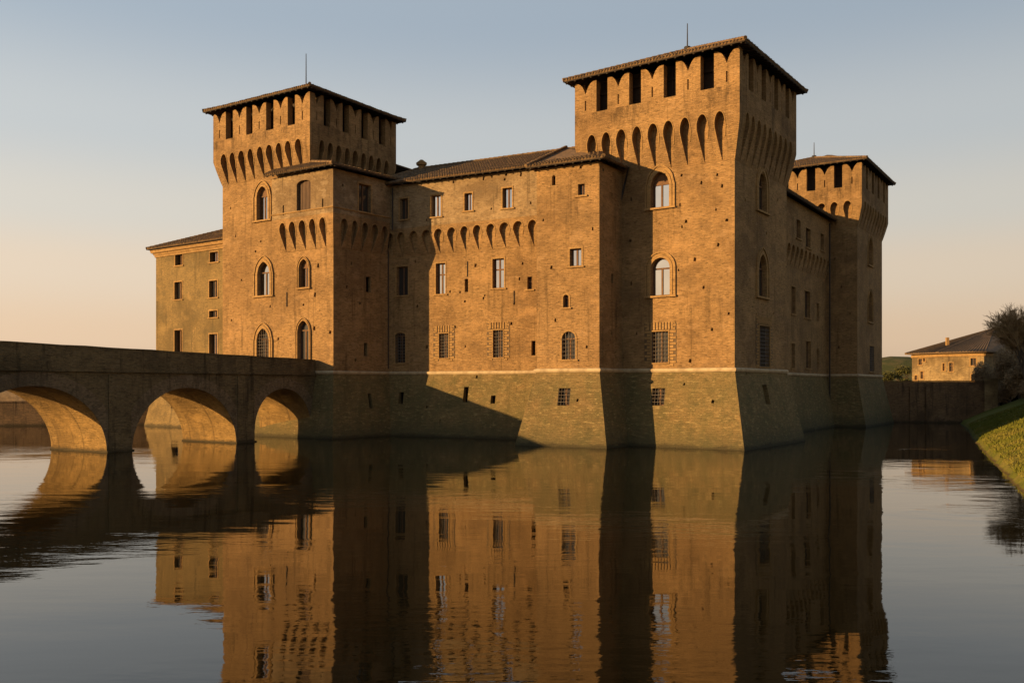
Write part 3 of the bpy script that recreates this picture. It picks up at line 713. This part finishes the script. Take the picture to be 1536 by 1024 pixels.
# ------------------------------------------------------------------ bridge
bridge = thing('bridge', 'old brick bridge on round arches crossing the moat to the left tower', 'bridge')
Q0, Q1 = P(0, 56.0), P(472, 81.0); Qf = Face(Q0, Q1); WID = 6.3
sx = lambda px: Qf.hit(px, 600)[0]
a1 = (sx(-77), sx(160)); a2_ = (sx(198), sx(354)); a3 = (sx(382), sx(466)); a0 = (a1[0] - 13.0, a1[0] - 2.3)
arches = [(a0, 4.6), (a1, 4.66), (a2_, 4.52), (a3, 4.42)]
SL, SR = a0[0] - 8, Qf.L + .9
def lower(s):
    for (l, r_), top in arches:
        if l < s < r_:
            c = (l + r_) / 2; a = (r_ - l) / 2; jam = max(0, top - a * 1.0) if top > a else 0
            x = (s - c) / a; return jam + (top - jam) * math.sqrt(max(0, 1 - x * x))
    return -1.5
ss = [SL]
for (l, r_), top in arches:
    c = (l + r_) / 2; a = (r_ - l) / 2
    ss += [l - 1e-3, l]; ss += [c - a * math.cos(math.pi * k / 28) for k in range(1, 28)]; ss += [r_, r_ + 1e-3]
ss.append(SR)
zl = 5.62
def prof_low(s, side):
    return lower(s)
mb = MB(); vm = MB()
for fo in (0, -WID):
    for s0, s1 in zip(ss, ss[1:]):
        if s1 - s0 < .002: continue
        m_ = (s0 + s1) / 2
        inside = any(l < m_ < r_ for (l, r_), t in arches)
        za = lower(s0) if inside and any(l < s0 < r_ for (l, r_), t in arches) else (-1.5)
        zc_ = lower(s1) if inside and any(l < s1 < r_ for (l, r_), t in arches) else (-1.5)
        if inside:
            if za < -1: za = max(0, min(t - (r_ - l) / 2 if t > (r_ - l) / 2 else 0 for (l, r_), t in arches if l <= m_ <= r_))
            if zc_ < -1: zc_ = max(0, min(t - (r_ - l) / 2 if t > (r_ - l) / 2 else 0 for (l, r_), t in arches if l <= m_ <= r_))
        mb.face([Qf.pt(s0, za, fo), Qf.pt(s1, zc_, fo), Qf.pt(s1, zl, fo), Qf.pt(s0, zl, fo)])
for (l, r_), top in arches:
    c = (l + r_) / 2; a = (r_ - l) / 2; jam = max(0, top - a)
    line = [(l, -1.5), (l, jam)] + [(c - a * math.cos(math.pi * k / 28), jam + (top - jam) * math.sin(math.pi * k / 28)) for k in range(1, 28)] + [(r_, jam), (r_, -1.5)]
    for (sa, za), (sb_, zb2) in zip(line, line[1:]):
        vm.face([Qf.pt(sa, za, 0), Qf.pt(sb_, zb2, 0), Qf.pt(sb_, zb2, -WID), Qf.pt(sa, za, -WID)])
mb.face([Qf.pt(SL, zl, 0), Qf.pt(SR, zl, 0), Qf.pt(SR, zl, -WID), Qf.pt(SL, zl, -WID)])
wallo = mb.build('spandrel_wall', bridge, ('bridge',), recalc=False)
vm.build('vault', bridge, ('bridge_in',), recalc=False)
for (l, r_), top in arches[1:]:
    rg = MB(); c = (l + r_) / 2; a = (r_ - l) / 2; jam = max(0, top - a); wv = .95; arc = 0; pv = None
    N = 30
    for k in range(N):
        def pt_(k, g): 
            th = math.pi * k / N; return (c - (a + g) * math.cos(th), max(.05, jam + (top - jam + g) * math.sin(th)) if g or 0 < k < N else max(.05, jam))
        i0, i1 = pt_(k, 0), pt_(k + 1, 0); o0, o1 = pt_(k, wv), pt_(k + 1, wv)
        ln = math.dist(i0, i1)
        rg.face([Qf.pt(*i0, .03), Qf.pt(*i1, .03), Qf.pt(*o1, .03), Qf.pt(*o0, .03)], 0, [(0, arc), (0, arc + ln), (wv, arc + ln), (wv, arc)])
        rg.face([Qf.pt(*i0, -.02), Qf.pt(*i1, -.02), Qf.pt(*i1, .03), Qf.pt(*i0, .03)], 0, [(0, arc), (0, arc + ln), (.05, arc + ln), (.05, arc)])
        rg.face([Qf.pt(*o0, -.02), Qf.pt(*o1, -.02), Qf.pt(*o1, .03), Qf.pt(*o0, .03)], 0, [(0, arc), (0, arc + ln), (.05, arc + ln), (.05, arc)])
        arc += ln
    rg.build('arch_ring', bridge, ('brick_ring',), recalc=False)
# pilaster strips on the piers, footing at the waterline
for l, r_ in ((a1[1], a2_[0]), (a2_[1], a3[0]), (a0[1], a1[0])):
    pl = MB(); ga, gb = l + .12, r_ - .12
    extrude(pl, Qf, [(ga, -1.5), (gb, -1.5), (gb, 5.45), (ga, 5.45)], 0.002, .10)
    pl.build('pier_strip', bridge, ('bridge',))
    ft = MB()
    for z0, z1, g_ in ((-1.5, .1, .07),):
        q = [Qf.pt(l - g_, 0, g_ + .1), Qf.pt(r_ + g_, 0, g_ + .1), Qf.pt(r_ + g_, 0, -WID - g_), Qf.pt(l - g_, 0, -WID - g_)]
        ft.prism([(p[0], p[1], z0) for p in q], [(p[0], p[1], z1) for p in q])
    ft.build('footing', bridge, ('bridge',))
def ptop(s): 
    t_ = (s - 0) / Qf.L; return 7.38 + (6.95 - 7.38) * t_
for o0, o1 in ((-.5, .05), (-WID - .05, -WID + .5)):
    pm = MB(); n = 30
    for k in range(n):
        s0 = SL + (Qf.L - SL) * k / n; s1 = SL + (Qf.L - SL) * (k + 1) / n
        j0 = .02 * math.sin(s0 * 1.3); j1 = .02 * math.sin(s1 * 1.3)
        pm.face([Qf.pt(s0, 5.8, o1), Qf.pt(s1, 5.8, o1), Qf.pt(s1, ptop(s1) + j1, o1), Qf.pt(s0, ptop(s0) + j0, o1)])
        pm.face([Qf.pt(s0, 5.8, o0), Qf.pt(s1, 5.8, o0), Qf.pt(s1, ptop(s1) + j1, o0), Qf.pt(s0, ptop(s0) + j0, o0)])
        pm.prism([Qf.pt(s0, ptop(s0) + j0, o0 - .04), Qf.pt(s1, ptop(s1) + j1, o0 - .04), Qf.pt(s1, ptop(s1) + j1, o1 + .04), Qf.pt(s0, ptop(s0) + j0, o1 + .04)],
                 [Qf.pt(s0, ptop(s0) + j0 + .1, o0 - .04), Qf.pt(s1, ptop(s1) + j1 + .1, o0 - .04), Qf.pt(s1, ptop(s1) + j1 + .1, o1 + .04), Qf.pt(s0, ptop(s0) + j0 + .1, o1 + .04)])
    pm.face([Qf.pt(Qf.L, 5.8, o0), Qf.pt(Qf.L, 5.8, o1), Qf.pt(Qf.L, ptop(Qf.L), o1), Qf.pt(Qf.L, ptop(Qf.L), o0)])
    pm.build('parapet', bridge, ('bridge',), recalc=False)
lm = MB()
q = [Qf.pt(SL, 0, .17), Qf.pt(SR - .9, 0, .17), Qf.pt(SR - .9, 0, -WID - .17), Qf.pt(SL, 0, -WID - .17)]
lm.prism([(p[0], p[1], zl + .01) for p in q], [(p[0], p[1], zl + .18) for p in q]); lm.build('ledge', bridge, ('bridge',))

# ------------------------------------------------------------------ land and water
def heightmesh(name, rows, m, smooth=True):
    me = bpy.data.meshes.new(name); vs = [p for r_ in rows for p in r_]; n = len(rows[0]); fs = []
    for i in range(len(rows) - 1):
        for j_ in range(n - 1): fs.append((i * n + j_, i * n + j_ + 1, (i + 1) * n + j_ + 1, (i + 1) * n + j_))
    me.from_pydata(vs, [], fs); 
    for p in me.polygons: p.use_smooth = smooth
    return link(name, me, None, [m])
def grass_mat(name, g1, g2, dry, dirt):
    g1, g2, dry, dirt = (tuple(x * KA for x in c) for c in (g1, g2, dry, dirt))
    m, nt, b = mat(name); g = nd(nt, 'ShaderNodeNewGeometry'); pos = g.outputs['Position']
    n1 = noise_(nt, pos, .25, 5, .65); n2 = noise_(nt, pos, 2.6, 5, .75); n3 = noise_(nt, scaled(nt, pos, (9, 9, 3)), 1, 3, .6)
    c = mixc(nt, ramp(nt, n2, .35, .65), g1, g2); c = mixc(nt, math_(nt, 'MULTIPLY', ramp(nt, n1, .45, .62), .75), c, dry)
    c = mixc(nt, math_(nt, 'MULTIPLY', ramp(nt, n3, .5, .75), .5), c, tuple(x * .35 for x in g1))
    z = nd(nt, 'ShaderNodeSeparateXYZ'); nt.links.new(pos, z.inputs[0])
    edge = math_(nt, 'SUBTRACT', 1.0, ramp(nt, math_(nt, 'ADD', z.outputs[2], math_(nt, 'MULTIPLY', math_(nt, 'SUBTRACT', n2, .5), .25)), .02, .12))
    c = mixc(nt, edge, c, dirt)
    nt.links.new(c, b.inputs['Base Color']); b.inputs['Roughness'].default_value = 1; b.inputs['Specular IOR Level'].default_value = .1
    bp = nd(nt, 'ShaderNodeBump'); bp.inputs['Distance'].default_value = .12; bp.inputs['Strength'].default_value = .9
    nt.links.new(math_(nt, 'ADD', n2, math_(nt, 'MULTIPLY', n3, .5)), bp.inputs['Height']); nt.links.new(bp.outputs[0], b.inputs['Normal'])
    return m
M['grass'] = grass_mat('bank_grass', (.19, .19, .026), (.13, .135, .02), (.26, .21, .05), (.10, .07, .028))
M['soil'] = grass_mat('far_ground', (.09, .095, .03), (.06, .07, .022), (.15, .12, .05), (.06, .045, .03))
M['dryearth'] = simple_mat('dry_bank_earth', (.42, .27, .12), (.26, .16, .07), scale=.8, bump=.15, rough=1)
shore = [(-60, -24), (-20, -6.5), (0, 3.2), (20, 13.2), (38.6, 22.1), (60, 31.9), (80, 41.2), (97, 49.4), (111, 55.6), (140, 74)]
def shx(d):
    for (d0, x0), (d1, x1) in zip(shore, shore[1:]):
        if d0 <= d <= d1: return x0 + (x1 - x0) * (d - d0) / (d1 - d0)
    return shore[-1][1]
def bank_z(s, d):
    z = -.9 + 1.1 * min(1, max(0, s + .8) / .9) if s < .1 else .2 + 3.7 * (1 - math.exp(-max(0, s - .1) * .15)) if False else 0
    if s < 0: return max(-1.2, s * 1.2)
    zz = .22 + .50 * s if s > .25 else s * .9
    zz = zz if zz < 3.2 else 3.2 + (1 - math.exp(-(zz - 3.2) * .9)) * .9
    nn = noise.noise(Vector((s * .35, d * .35, 0))) * .16 + noise.noise(Vector((s * 1.5, d * 1.5, 3))) * .05
    return zz + nn * min(1, s * 1.3)
rows = []; dd = [-60 + k * 2 for k in range(48)] + [36 + k * .5 for k in range(159)]
ssx = [-2, -.8, -.2, 0, .15, .3, .5, .8, 1.2, 1.7, 2.3, 3, 3.8, 4.7, 5.7, 6.8, 8, 9.5, 12, 16, 24, 40, 80, 200, 900]
for d in dd:
    wob = .22 * noise.noise(Vector((d * .5, 0, 9))) + .1 * noise.noise(Vector((d * 1.9, 0, 4)))
    rows.append([(shx(d) + s * 1.06 + wob, d - s * .45 if s < 50 else d - 22.5, bank_z(s, d)) for s in ssx])
bank = heightmesh('grass_bank', rows, 'grass'); tag(bank, None, None, kind='structure')
# grass tufts over the slope
tm = MB()
def bz_at(d, s): return bank_z(s, d)
for k in range(30000):
    d = random.uniform(36, 100); s = random.uniform(.25, 8.5) ** 1.0
    wob = .22 * noise.noise(Vector((d * .5, 0, 9))) + .1 * noise.noise(Vector((d * 1.9, 0, 4)))
    x = shx(d) + s * 1.06 + wob; y = d - s * .45; z = bank_z(s, d) - .02
    if x / y > .64 or x / y < .4: continue
    hgt = random.uniform(.07, .2); a = random.uniform(0, math.pi); w = random.uniform(.02, .05) + hgt * .15; lx, ly = random.uniform(-.1, .1), random.uniform(-.1, .1)
    ca, sa = math.cos(a) * w, math.sin(a) * w
    tm.face([(x - ca, y - sa, z), (x + ca, y + sa, z), (x + lx, y + ly, z + hgt)])
tufts = tm.build('bank_grass', None, ('grass',), recalc=False); tag(tufts, 'short green and straw-coloured grass on the sunlit bank at the right edge', 'grass', kind='stuff')
rows = []
for d in [116.2, 118, 122, 130, 145, 170, 210, 270, 360, 500, 800, 1500, 4000]:
    rows.append([(x * (1 if abs(x) < 130 else d / 116), d, 4.2 if d > 117 else 4.1) for x in [-1500, -800, -400, -200, -120, -80, -40, 0, 30, 50, 62, 70, 80, 120, 200, 400, 800, 1500]])
g_ = heightmesh('ground', rows, 'soil'); tag(g_, None, None, kind='structure')
# moat bed
me = bpy.data.meshes.new('moat_bed'); me.from_pydata([(-3000, -1500, -1.6), (3000, -1500, -1.6), (3000, 4000, -1.6), (-3000, 4000, -1.6)], [], [(0, 1, 2, 3)]); tag(link('moat_bed', me, None, ['soil']), None, None, kind='structure')
# water
m, nt, b = mat('moat_water')
g = nd(nt, 'ShaderNodeNewGeometry')
b.inputs['Base Color'].default_value = (.006, .005, .002, 1); b.inputs['Roughness'].default_value = .015; b.inputs['IOR'].default_value = 1.42
pos = g.outputs['Position']
w1 = noise_(nt, scaled(nt, pos, (.55, 1.5, 1)), 1.0, 2, .5)
w2 = noise_(nt, scaled(nt, pos, (1.6, 4.5, 1)), 1.0, 3, .55)
w3 = noise_(nt, scaled(nt, pos, (.06, .10, 1)), 1.0, 3, .5)
gust = math_(nt, 'ADD', .22, math_(nt, 'MULTIPLY', ramp(nt, w3, .44, .58), 1.15))
w4 = noise_(nt, scaled(nt, pos, (.18, .42, 1)), 1.0, 2, .5)
hgt = math_(nt, 'ADD', math_(nt, 'MULTIPLY', w4, .9), math_(nt, 'MULTIPLY', math_(nt, 'ADD', math_(nt, 'MULTIPLY', w1, .9), math_(nt, 'MULTIPLY', w2, .3)), gust))
bp = nd(nt, 'ShaderNodeBump'); bp.inputs['Strength'].default_value = 1.0; bp.inputs['Distance'].default_value = .011
nt.links.new(hgt, bp.inputs['Height']); nt.links.new(bp.outputs[0], b.inputs['Normal'])
M['water'] = m
me = bpy.data.meshes.new('water'); me.from_pydata([(-1500, -400, 0), (1500, -400, 0), (1500, 900, 0), (-1500, 900, 0)], [], [(0, 1, 2, 3)])
tag(link('water', me, None, ['water']), None, None, kind='structure')

# ------------------------------------------------------------------ walls of the moat
rw = thing('moat_wall', 'dark brick retaining wall along the moat between the far tower and the grass bank', 'wall')
Ra, Rb = P(1318, 116.0), P(1479, 112.5); Rf = Face(Ra, Rb)
mb = MB(); n = 26
for k in range(n):
    u0, u1 = Rf.L * k / n, Rf.L * (k + 1) / n
    z0_, z1_ = 5.22 + .03 * noise.noise(Vector((k, 0, 0))), 5.22 + .03 * noise.noise(Vector((k + 1, 0, 0)))
    mb.face([Rf.pt(u0, -2, .5), Rf.pt(u1, -2, .5), Rf.pt(u1, z1_, 0), Rf.pt(u0, z0_, 0)])
    mb.face([Rf.pt(u0, z0_, 0), Rf.pt(u1, z1_, 0), Rf.pt(u1, z1_, -.7), Rf.pt(u0, z0_, -.7)])
    mb.face([Rf.pt(u1, -2, -.7), Rf.pt(u0, -2, -.7), Rf.pt(u0, z0_, -.7), Rf.pt(u1, z1_, -.7)])
mb.build('wall_face', rw, ('oldwall',), recalc=False)
for u, s in ((3.9, .22), (Rf.L - 6.8, .2)):
    bt = MB(); extrude(bt, Rf, [(u - s, -2), (u + s, -2), (u + s, 4.6), (u - s, 4.6)], -.1, .42); bt.build('buttress', rw, ('oldwall',))
cb_ = MB(); 
extrude(cb_, Rf, [(0, 5.24), (Rf.L, 5.24), (Rf.L, 5.34), (0, 5.34)], -.75, .05); cb_.build('coping', rw, ('oldwall',))
ep = MB(); ep.box(Rb + V2(.6, .3), Rf.t, Rf.n, .75, .9, -2, 5.6); ep.build('end_pier', rw, ('barn',))
lw = thing('embankment_wall', 'low dark wall lining the far moat edge, seen through the leftmost bridge arch', 'wall')
Ea_, Eb_ = P(-420, 98.0), P(240, 108.0); Ef = Face(Ea_, Eb_)
mb = MB(); extrude(mb, Ef, [(0, -2), (Ef.L, -2), (Ef.L, 2.75), (0, 2.75)], -1.0, 0); mb.build('wall_face', lw, ('oldwall',))
mb = MB(); extrude(mb, Ef, [(0, 2.76), (Ef.L, 2.76), (Ef.L, 2.9), (0, 2.9)], -1.1, .08); mb.build('coping', lw, ('oldwall',))
rows = []
for k in range(80):
    u = Ef.L * k / 79
    rows.append([Ef.pt(u, z + (.12 * noise.noise(Vector((u * .4, o, 1))) if o < -1.2 else 0), o) for z, o in ((2.8, -1.0), (3.3, -1.8), (3.8, -2.8), (4.15, -4), (4.2, -8), (4.2, -16))])
mo = heightmesh('earth_mound', rows, 'dryearth'); tag(mo, None, None, kind='structure')

# ------------------------------------------------------------------ far house
house = thing('far_house', 'pale plastered two storey house with a dark hipped roof behind the moat wall', 'house')
h0, h1, h2 = P(1368, 149.0), P(1410, 144.0), P(1476, 139.0)
hd = V2(.78, .62); h3 = h2 + hd * 17; h4 = h0 + hd * 15
hplan = [h0, h1, h2, h3, h4]; 
HB = Body('wall', house, hplan, [(3.5, [0] * 5), (9.85, [0] * 5)], ('barn',))
hf = [Face(hplan[i], hplan[(i + 1) % 5]) for i in range(3)]
for fi, x0, y0, x1, y1 in ((0, 1378, 538, 1383, 547), (0, 1385, 537, 1388, 542), (0, 1381, 557, 1385, 568), (0, 1372, 563, 1376, 570), (1, 1424, 544, 1429, 557), (1, 1414, 545, 1417, 556), (1, 1456, 537, 1464, 548), (1, 1457, 561, 1464, 571)):
    W(HB, hf[fi], fi, x0, y0, x1, y1, 'rect', 'dim', house, 'plain', .25)
HB.finish()
cm_ = MB()
for i in range(3):
    extrude(cm_, hf[i], [(-.05, 9.35), (hf[i].L + .05, 9.35), (hf[i].L + .05, 9.8), (-.05, 9.8)], .005, .18 + .01 * i)
cm_.build('cornice', house, ('mould',))
ho = offset_poly(hplan, [.8] * 5); zh = 10.05; rc = P(1491, 158.0); apx = (rc.x, rc.y, 14.8); rc2 = P(1535, 164); apx2 = (rc2.x, rc2.y, 14.8)
M['slate'] = simple_mat('old_dark_tile', (.21, .13, .065), (.12, .078, .042), scale=1.2, bump=.05, rough=.95)
def hroof():
    mb = MB(); e = [(p.x, p.y, zh) for p in ho]
    for tri in ((e[0], e[1], apx), (e[1], e[2], apx), (e[2], e[3], apx2, apx), (e[3], e[4], apx2), (e[4], e[0], apx, apx2)):
        lo_ = [(p[0], p[1], p[2] - .16) for p in tri]; mb.prism(lo_, list(tri))
    for a, b_ in ((e[0], e[1]), (e[1], e[2])):
        a = Vector(a); b_ = Vector(b_); n = int((b_ - a).length / .45); A = Vector(apx)
        for k in range(n):
            p = a.lerp(b_, (k + .5) / n); g2 = (A - p); q = p + g2 * .92; mb.tube([p, q], [.12, .05], 5)
    mb.tube([apx, apx2], .22, 6); mb.tube([e[0], apx], .2, 6); mb.tube([e[1], apx], .16, 6)
    return mb.build('tile_roof', house, ('slate',))
hroof()
mb = MB(); cpx = P(1421, 149); mb.box(cpx, V2(1, 0), V2(0, 1), .22, .22, 11, 12.75); mb.build('chimney', house, ('mould',))
# ------------------------------------------------------------------ vegetation
def leaf_mat(name, c1, c2):
    c1, c2 = (tuple(x * KA for x in c) for c in (c1, c2))
    m, nt, b = mat(name); g = nd(nt, 'ShaderNodeNewGeometry')
    n1 = noise_(nt, g.outputs['Position'], .9, 4, .7)
    rnd = g.outputs['Random Per Island']
    c = mixc(nt, ramp(nt, n1, .35, .65), c1, c2); c = mixc(nt, math_(nt, 'MULTIPLY', rnd, .5), c, tuple(x * .45 for x in c1))
    nt.links.new(c, b.inputs['Base Color']); b.inputs['Roughness'].default_value = .9; b.inputs['Specular IOR Level'].default_value = .15
    return m
M['leaf'] = leaf_mat('spring_leaves', (.17, .16, .04), (.08, .08, .025))
M['twig'] = leaf_mat('brown_twigs', (.50, .33, .16), (.36, .23, .11))
M['bark'] = simple_mat('bark', (.11, .08, .05), (.06, .043, .028), scale=4, bump=.05)
def leaves(mb, c, rx, ry, rz, n, size, lobes=9):
    L_ = [(Vector((random.gauss(0, .42) * rx, random.gauss(0, .42) * ry, random.uniform(-.6, .65) * rz)), random.uniform(.28, .5)) for _ in range(lobes)]
    for _ in range(n):
        lc, lr = random.choice(L_); v = Vector((random.gauss(0, 1), random.gauss(0, 1), random.gauss(0, 1))).normalized() * random.random() ** .45
        p = Vector(c) + lc + Vector((v.x * rx * lr, v.y * ry * lr, v.z * rz * lr))
        a = Vector((random.gauss(0, 1), random.gauss(0, 1), random.gauss(0, 1))).normalized(); b_ = a.orthogonal().normalized(); s = size * random.uniform(.6, 1.4)
        mb.face([p - a * s, p + b_ * s * .6, p + a * s, p - b_ * s * .6])
def bush(px, D, r, h_, label, m='leaf', n=2600, size=.22, group=None, name='bush', z0=4.2):
    t = thing(name, label, 'tree' if name == 'tree' else 'bush', group); c = P(px, D)
    mb = MB(); leaves(mb, (c.x, c.y, z0 + h_ * .55), r, r, h_ * .55, n, size, 7); mb.build('crown' if name == 'tree' else 'foliage', t, (m,), recalc=False)
    tr = MB(); tr.tube([(c.x, c.y, z0 - .3), (c.x + .2, c.y, z0 + h_ * .35), (c.x - .1, c.y, z0 + h_ * .7)], [.28, .18, .06], 6)
    for k in range(5):
        a = k * 1.3; tr.tube([(c.x + .15, c.y, z0 + h_ * (.25 + .08 * k)), (c.x + math.cos(a) * r * .5, c.y + math.sin(a) * r * .5, z0 + h_ * (.5 + .08 * k))], [.1, .03], 5)
    tr.build('trunk' if name == 'tree' else 'stem', t, ('bark',)); return t
# wooded rise
rows = []
for i in range(16):
    y = 225 + i * 9
    rows.append([(100 + j_ * 6 - 20, y, 4.1 + 10.3 * math.exp(-((100 + j_ * 6 - 20 - .428 * 290) / 26) ** 2) * math.exp(-((y - 290) / 26) ** 2) + .3 * noise.noise(Vector((j_, i, 0)))) for j_ in range(22)])
hl = heightmesh('hill', rows, 'soil'); tag(hl, None, None, kind='structure')
bush(1332, 190, 3.0, 4.4, 'round green tree right beside the far tower, leftmost over the moat wall', n=2600, size=.17, name='tree', group='trees over the moat wall')
bush(1347, 195, 2.6, 3.7, 'middle green tree of the clump over the moat wall', n=2400, size=.17, name='tree', group='trees over the moat wall')
bush(1360, 186, 2.5, 4.3, 'green tree touching the left end of the far house', n=2400, size=.17, name='tree', group='trees over the moat wall')
# bare tree at the right edge
def bare_tree(name, x, y, z0, ht, spread, label, seed, lv=7):
    rnd = random.Random(seed); t = thing(name, label, 'tree'); tr = MB(); tw = MB()
    def grow(p, d, ln, r, l):
        n = 3; pts = [p.copy()]; q = p.copy(); dd_ = d.copy()
        for _ in range(n):
            dd_ = (dd_ + Vector((rnd.gauss(0, .10), rnd.gauss(0, .10), rnd.gauss(0, .05) + .03))).normalized(); q = q + dd_ * ln / n; pts.append(q.copy())
        tgt = tr if l < 3 else tw
        tgt.tube(pts, [r, r * .85, r * .72, r * .6], 5 if l < 3 else 3)
        if l >= lv: return
        k = 4 if l < 2 else rnd.choice((3, 4, 4)); 
        for i in range(k):
            ax = dd_.orthogonal().normalized(); ax.rotate(__import__('mathutils').Quaternion(dd_, rnd.uniform(0, 6.28)))
            ang = rnd.uniform(.22, .62) * spread; nd_ = (dd_ * math.cos(ang) + ax * math.sin(ang)).normalized()
            st = pts[-1] if i < 2 else pts[rnd.choice((1, 2))]
            grow(st, nd_, ln * rnd.uniform(.68, .86), max(.015, r * .56), l + 1)
    grow(Vector((x, y, z0)), Vector((0, 0, 1)), ht * .26, ht * .022, 0)
    tr.build('trunk', t, ('bark',)); tw.build('twigs', t, ('twig',), recalc=False); return t
bt = P(1542, 97)
bare_tree('bare_tree', bt.x, bt.y, 3.4, 10.4, .86, 'bare fan-shaped tree at the right edge of the picture, on the bank', 5)
for i, (px, D, r, h_, lab) in enumerate((
    (1496, 118, 2.3, 6.6, 'brown leafless bush just right of the pale end of the moat wall'),
    (1513, 114, 2.8, 7.2, 'tall brown leafless thicket between the far house and the bare tree'),
    (1529, 110, 2.8, 7.0, 'brown thicket right behind the trunk of the bare tree'),
    (1546, 106, 3.0, 6.4, 'brown thicket cut by the right edge of the picture'))):
    bush(px, D, r, h_, lab, 'twig', 11000, .11, 'leafless thickets above the grass bank', 'bush', 2.2)

# ------------------------------------------------------------------ light, sky, camera
az = Vector((-.93, -.37, 0)).normalized(); EL = R(11.1)
S = Vector((az.x * math.cos(EL), az.y * math.cos(EL), math.sin(EL)))
sl = bpy.data.lights.new('sun', 'SUN'); sl.energy = 5.0; sl.angle = R(.5); sl.color = (1.0, .625, .265)
so = bpy.data.objects.new('sun', sl); COL.objects.link(so); so.rotation_euler = S.to_track_quat('Z', 'Y').to_euler(); so.location = S * 200
wd = bpy.data.worlds.new('World'); sc.world = wd; wd.use_nodes = True; nt = wd.node_tree; nt.nodes.clear()
out = nt.nodes.new('ShaderNodeOutputWorld'); bg = nt.nodes.new('ShaderNodeBackground'); sky = nt.nodes.new('ShaderNodeTexSky')
sky.sky_type = 'NISHITA'; sky.sun_disc = False; sky.sun_elevation = EL; sky.sun_rotation = math.atan2(az.x, az.y); sky.altitude = 0
sky.air_density = 1.2; sky.dust_density = 3.0; sky.ozone_density = 1.5
nt.links.new(sky.outputs[0], bg.inputs[0]); bg.inputs[1].default_value = .05
tc = nt.nodes.new('ShaderNodeTexCoord'); sp = nt.nodes.new('ShaderNodeSeparateXYZ'); nt.links.new(tc.outputs['Generated'], sp.inputs[0])
cr = nt.nodes.new('ShaderNodeValToRGB'); cr.color_ramp.interpolation = 'EASE'; el = cr.color_ramp.elements
SKY = [(0, (.62, .44, .30)), (.05, (.70, .51, .35)), (.12, (.69, .56, .43)), (.18, (.60, .56, .495)), (.26, (.49, .51, .515)), (.38, (.335, .395, .46)), (.6, (.2, .27, .36)), (1, (.12, .18, .27))]
el[0].position, el[0].color = SKY[0][0], (*SKY[0][1], 1); el[1].position, el[1].color = SKY[-1][0], (*SKY[-1][1], 1)
for p_, c_ in SKY[1:-1]: e_ = el.new(p_); e_.color = (*c_, 1)
nt.links.new(sp.outputs[2], cr.inputs[0])
dt = nt.nodes.new('ShaderNodeVectorMath'); dt.operation = 'DOT_PRODUCT'; nt.links.new(tc.outputs['Generated'], dt.inputs[0]); dt.inputs[1].default_value = (az.x, az.y, 0)
mr = nt.nodes.new('ShaderNodeMapRange'); nt.links.new(dt.outputs['Value'], mr.inputs[0]); mr.inputs[1].default_value = -1; mr.inputs[2].default_value = 1; mr.inputs[3].default_value = .52; mr.inputs[4].default_value = .76
b2 = nt.nodes.new('ShaderNodeBackground'); nt.links.new(cr.outputs[0], b2.inputs[0]); nt.links.new(mr.outputs[0], b2.inputs[1])
ms = nt.nodes.new('ShaderNodeMixShader'); ms.inputs[0].default_value = .85; nt.links.new(bg.outputs[0], ms.inputs[1]); nt.links.new(b2.outputs[0], ms.inputs[2]); nt.links.new(ms.outputs[0], out.inputs[0])
cd = bpy.data.cameras.new('camera'); co = bpy.data.objects.new('camera', cd); COL.objects.link(co); sc.camera = co
co.location = (0, 0, H); co.rotation_euler = (R(90), 0, 0); cd.sensor_width = 36; cd.lens = 36 * F / 1536; cd.shift_y = (HY - 512) / 1536; cd.clip_start = .1; cd.clip_end = 8000
sc.view_settings.view_transform = 'Standard'; sc.view_settings.look = 'None'; sc.view_settings.gamma = 1; sc.view_settings.exposure = 1.02
sc.render.engine = 'CYCLES'
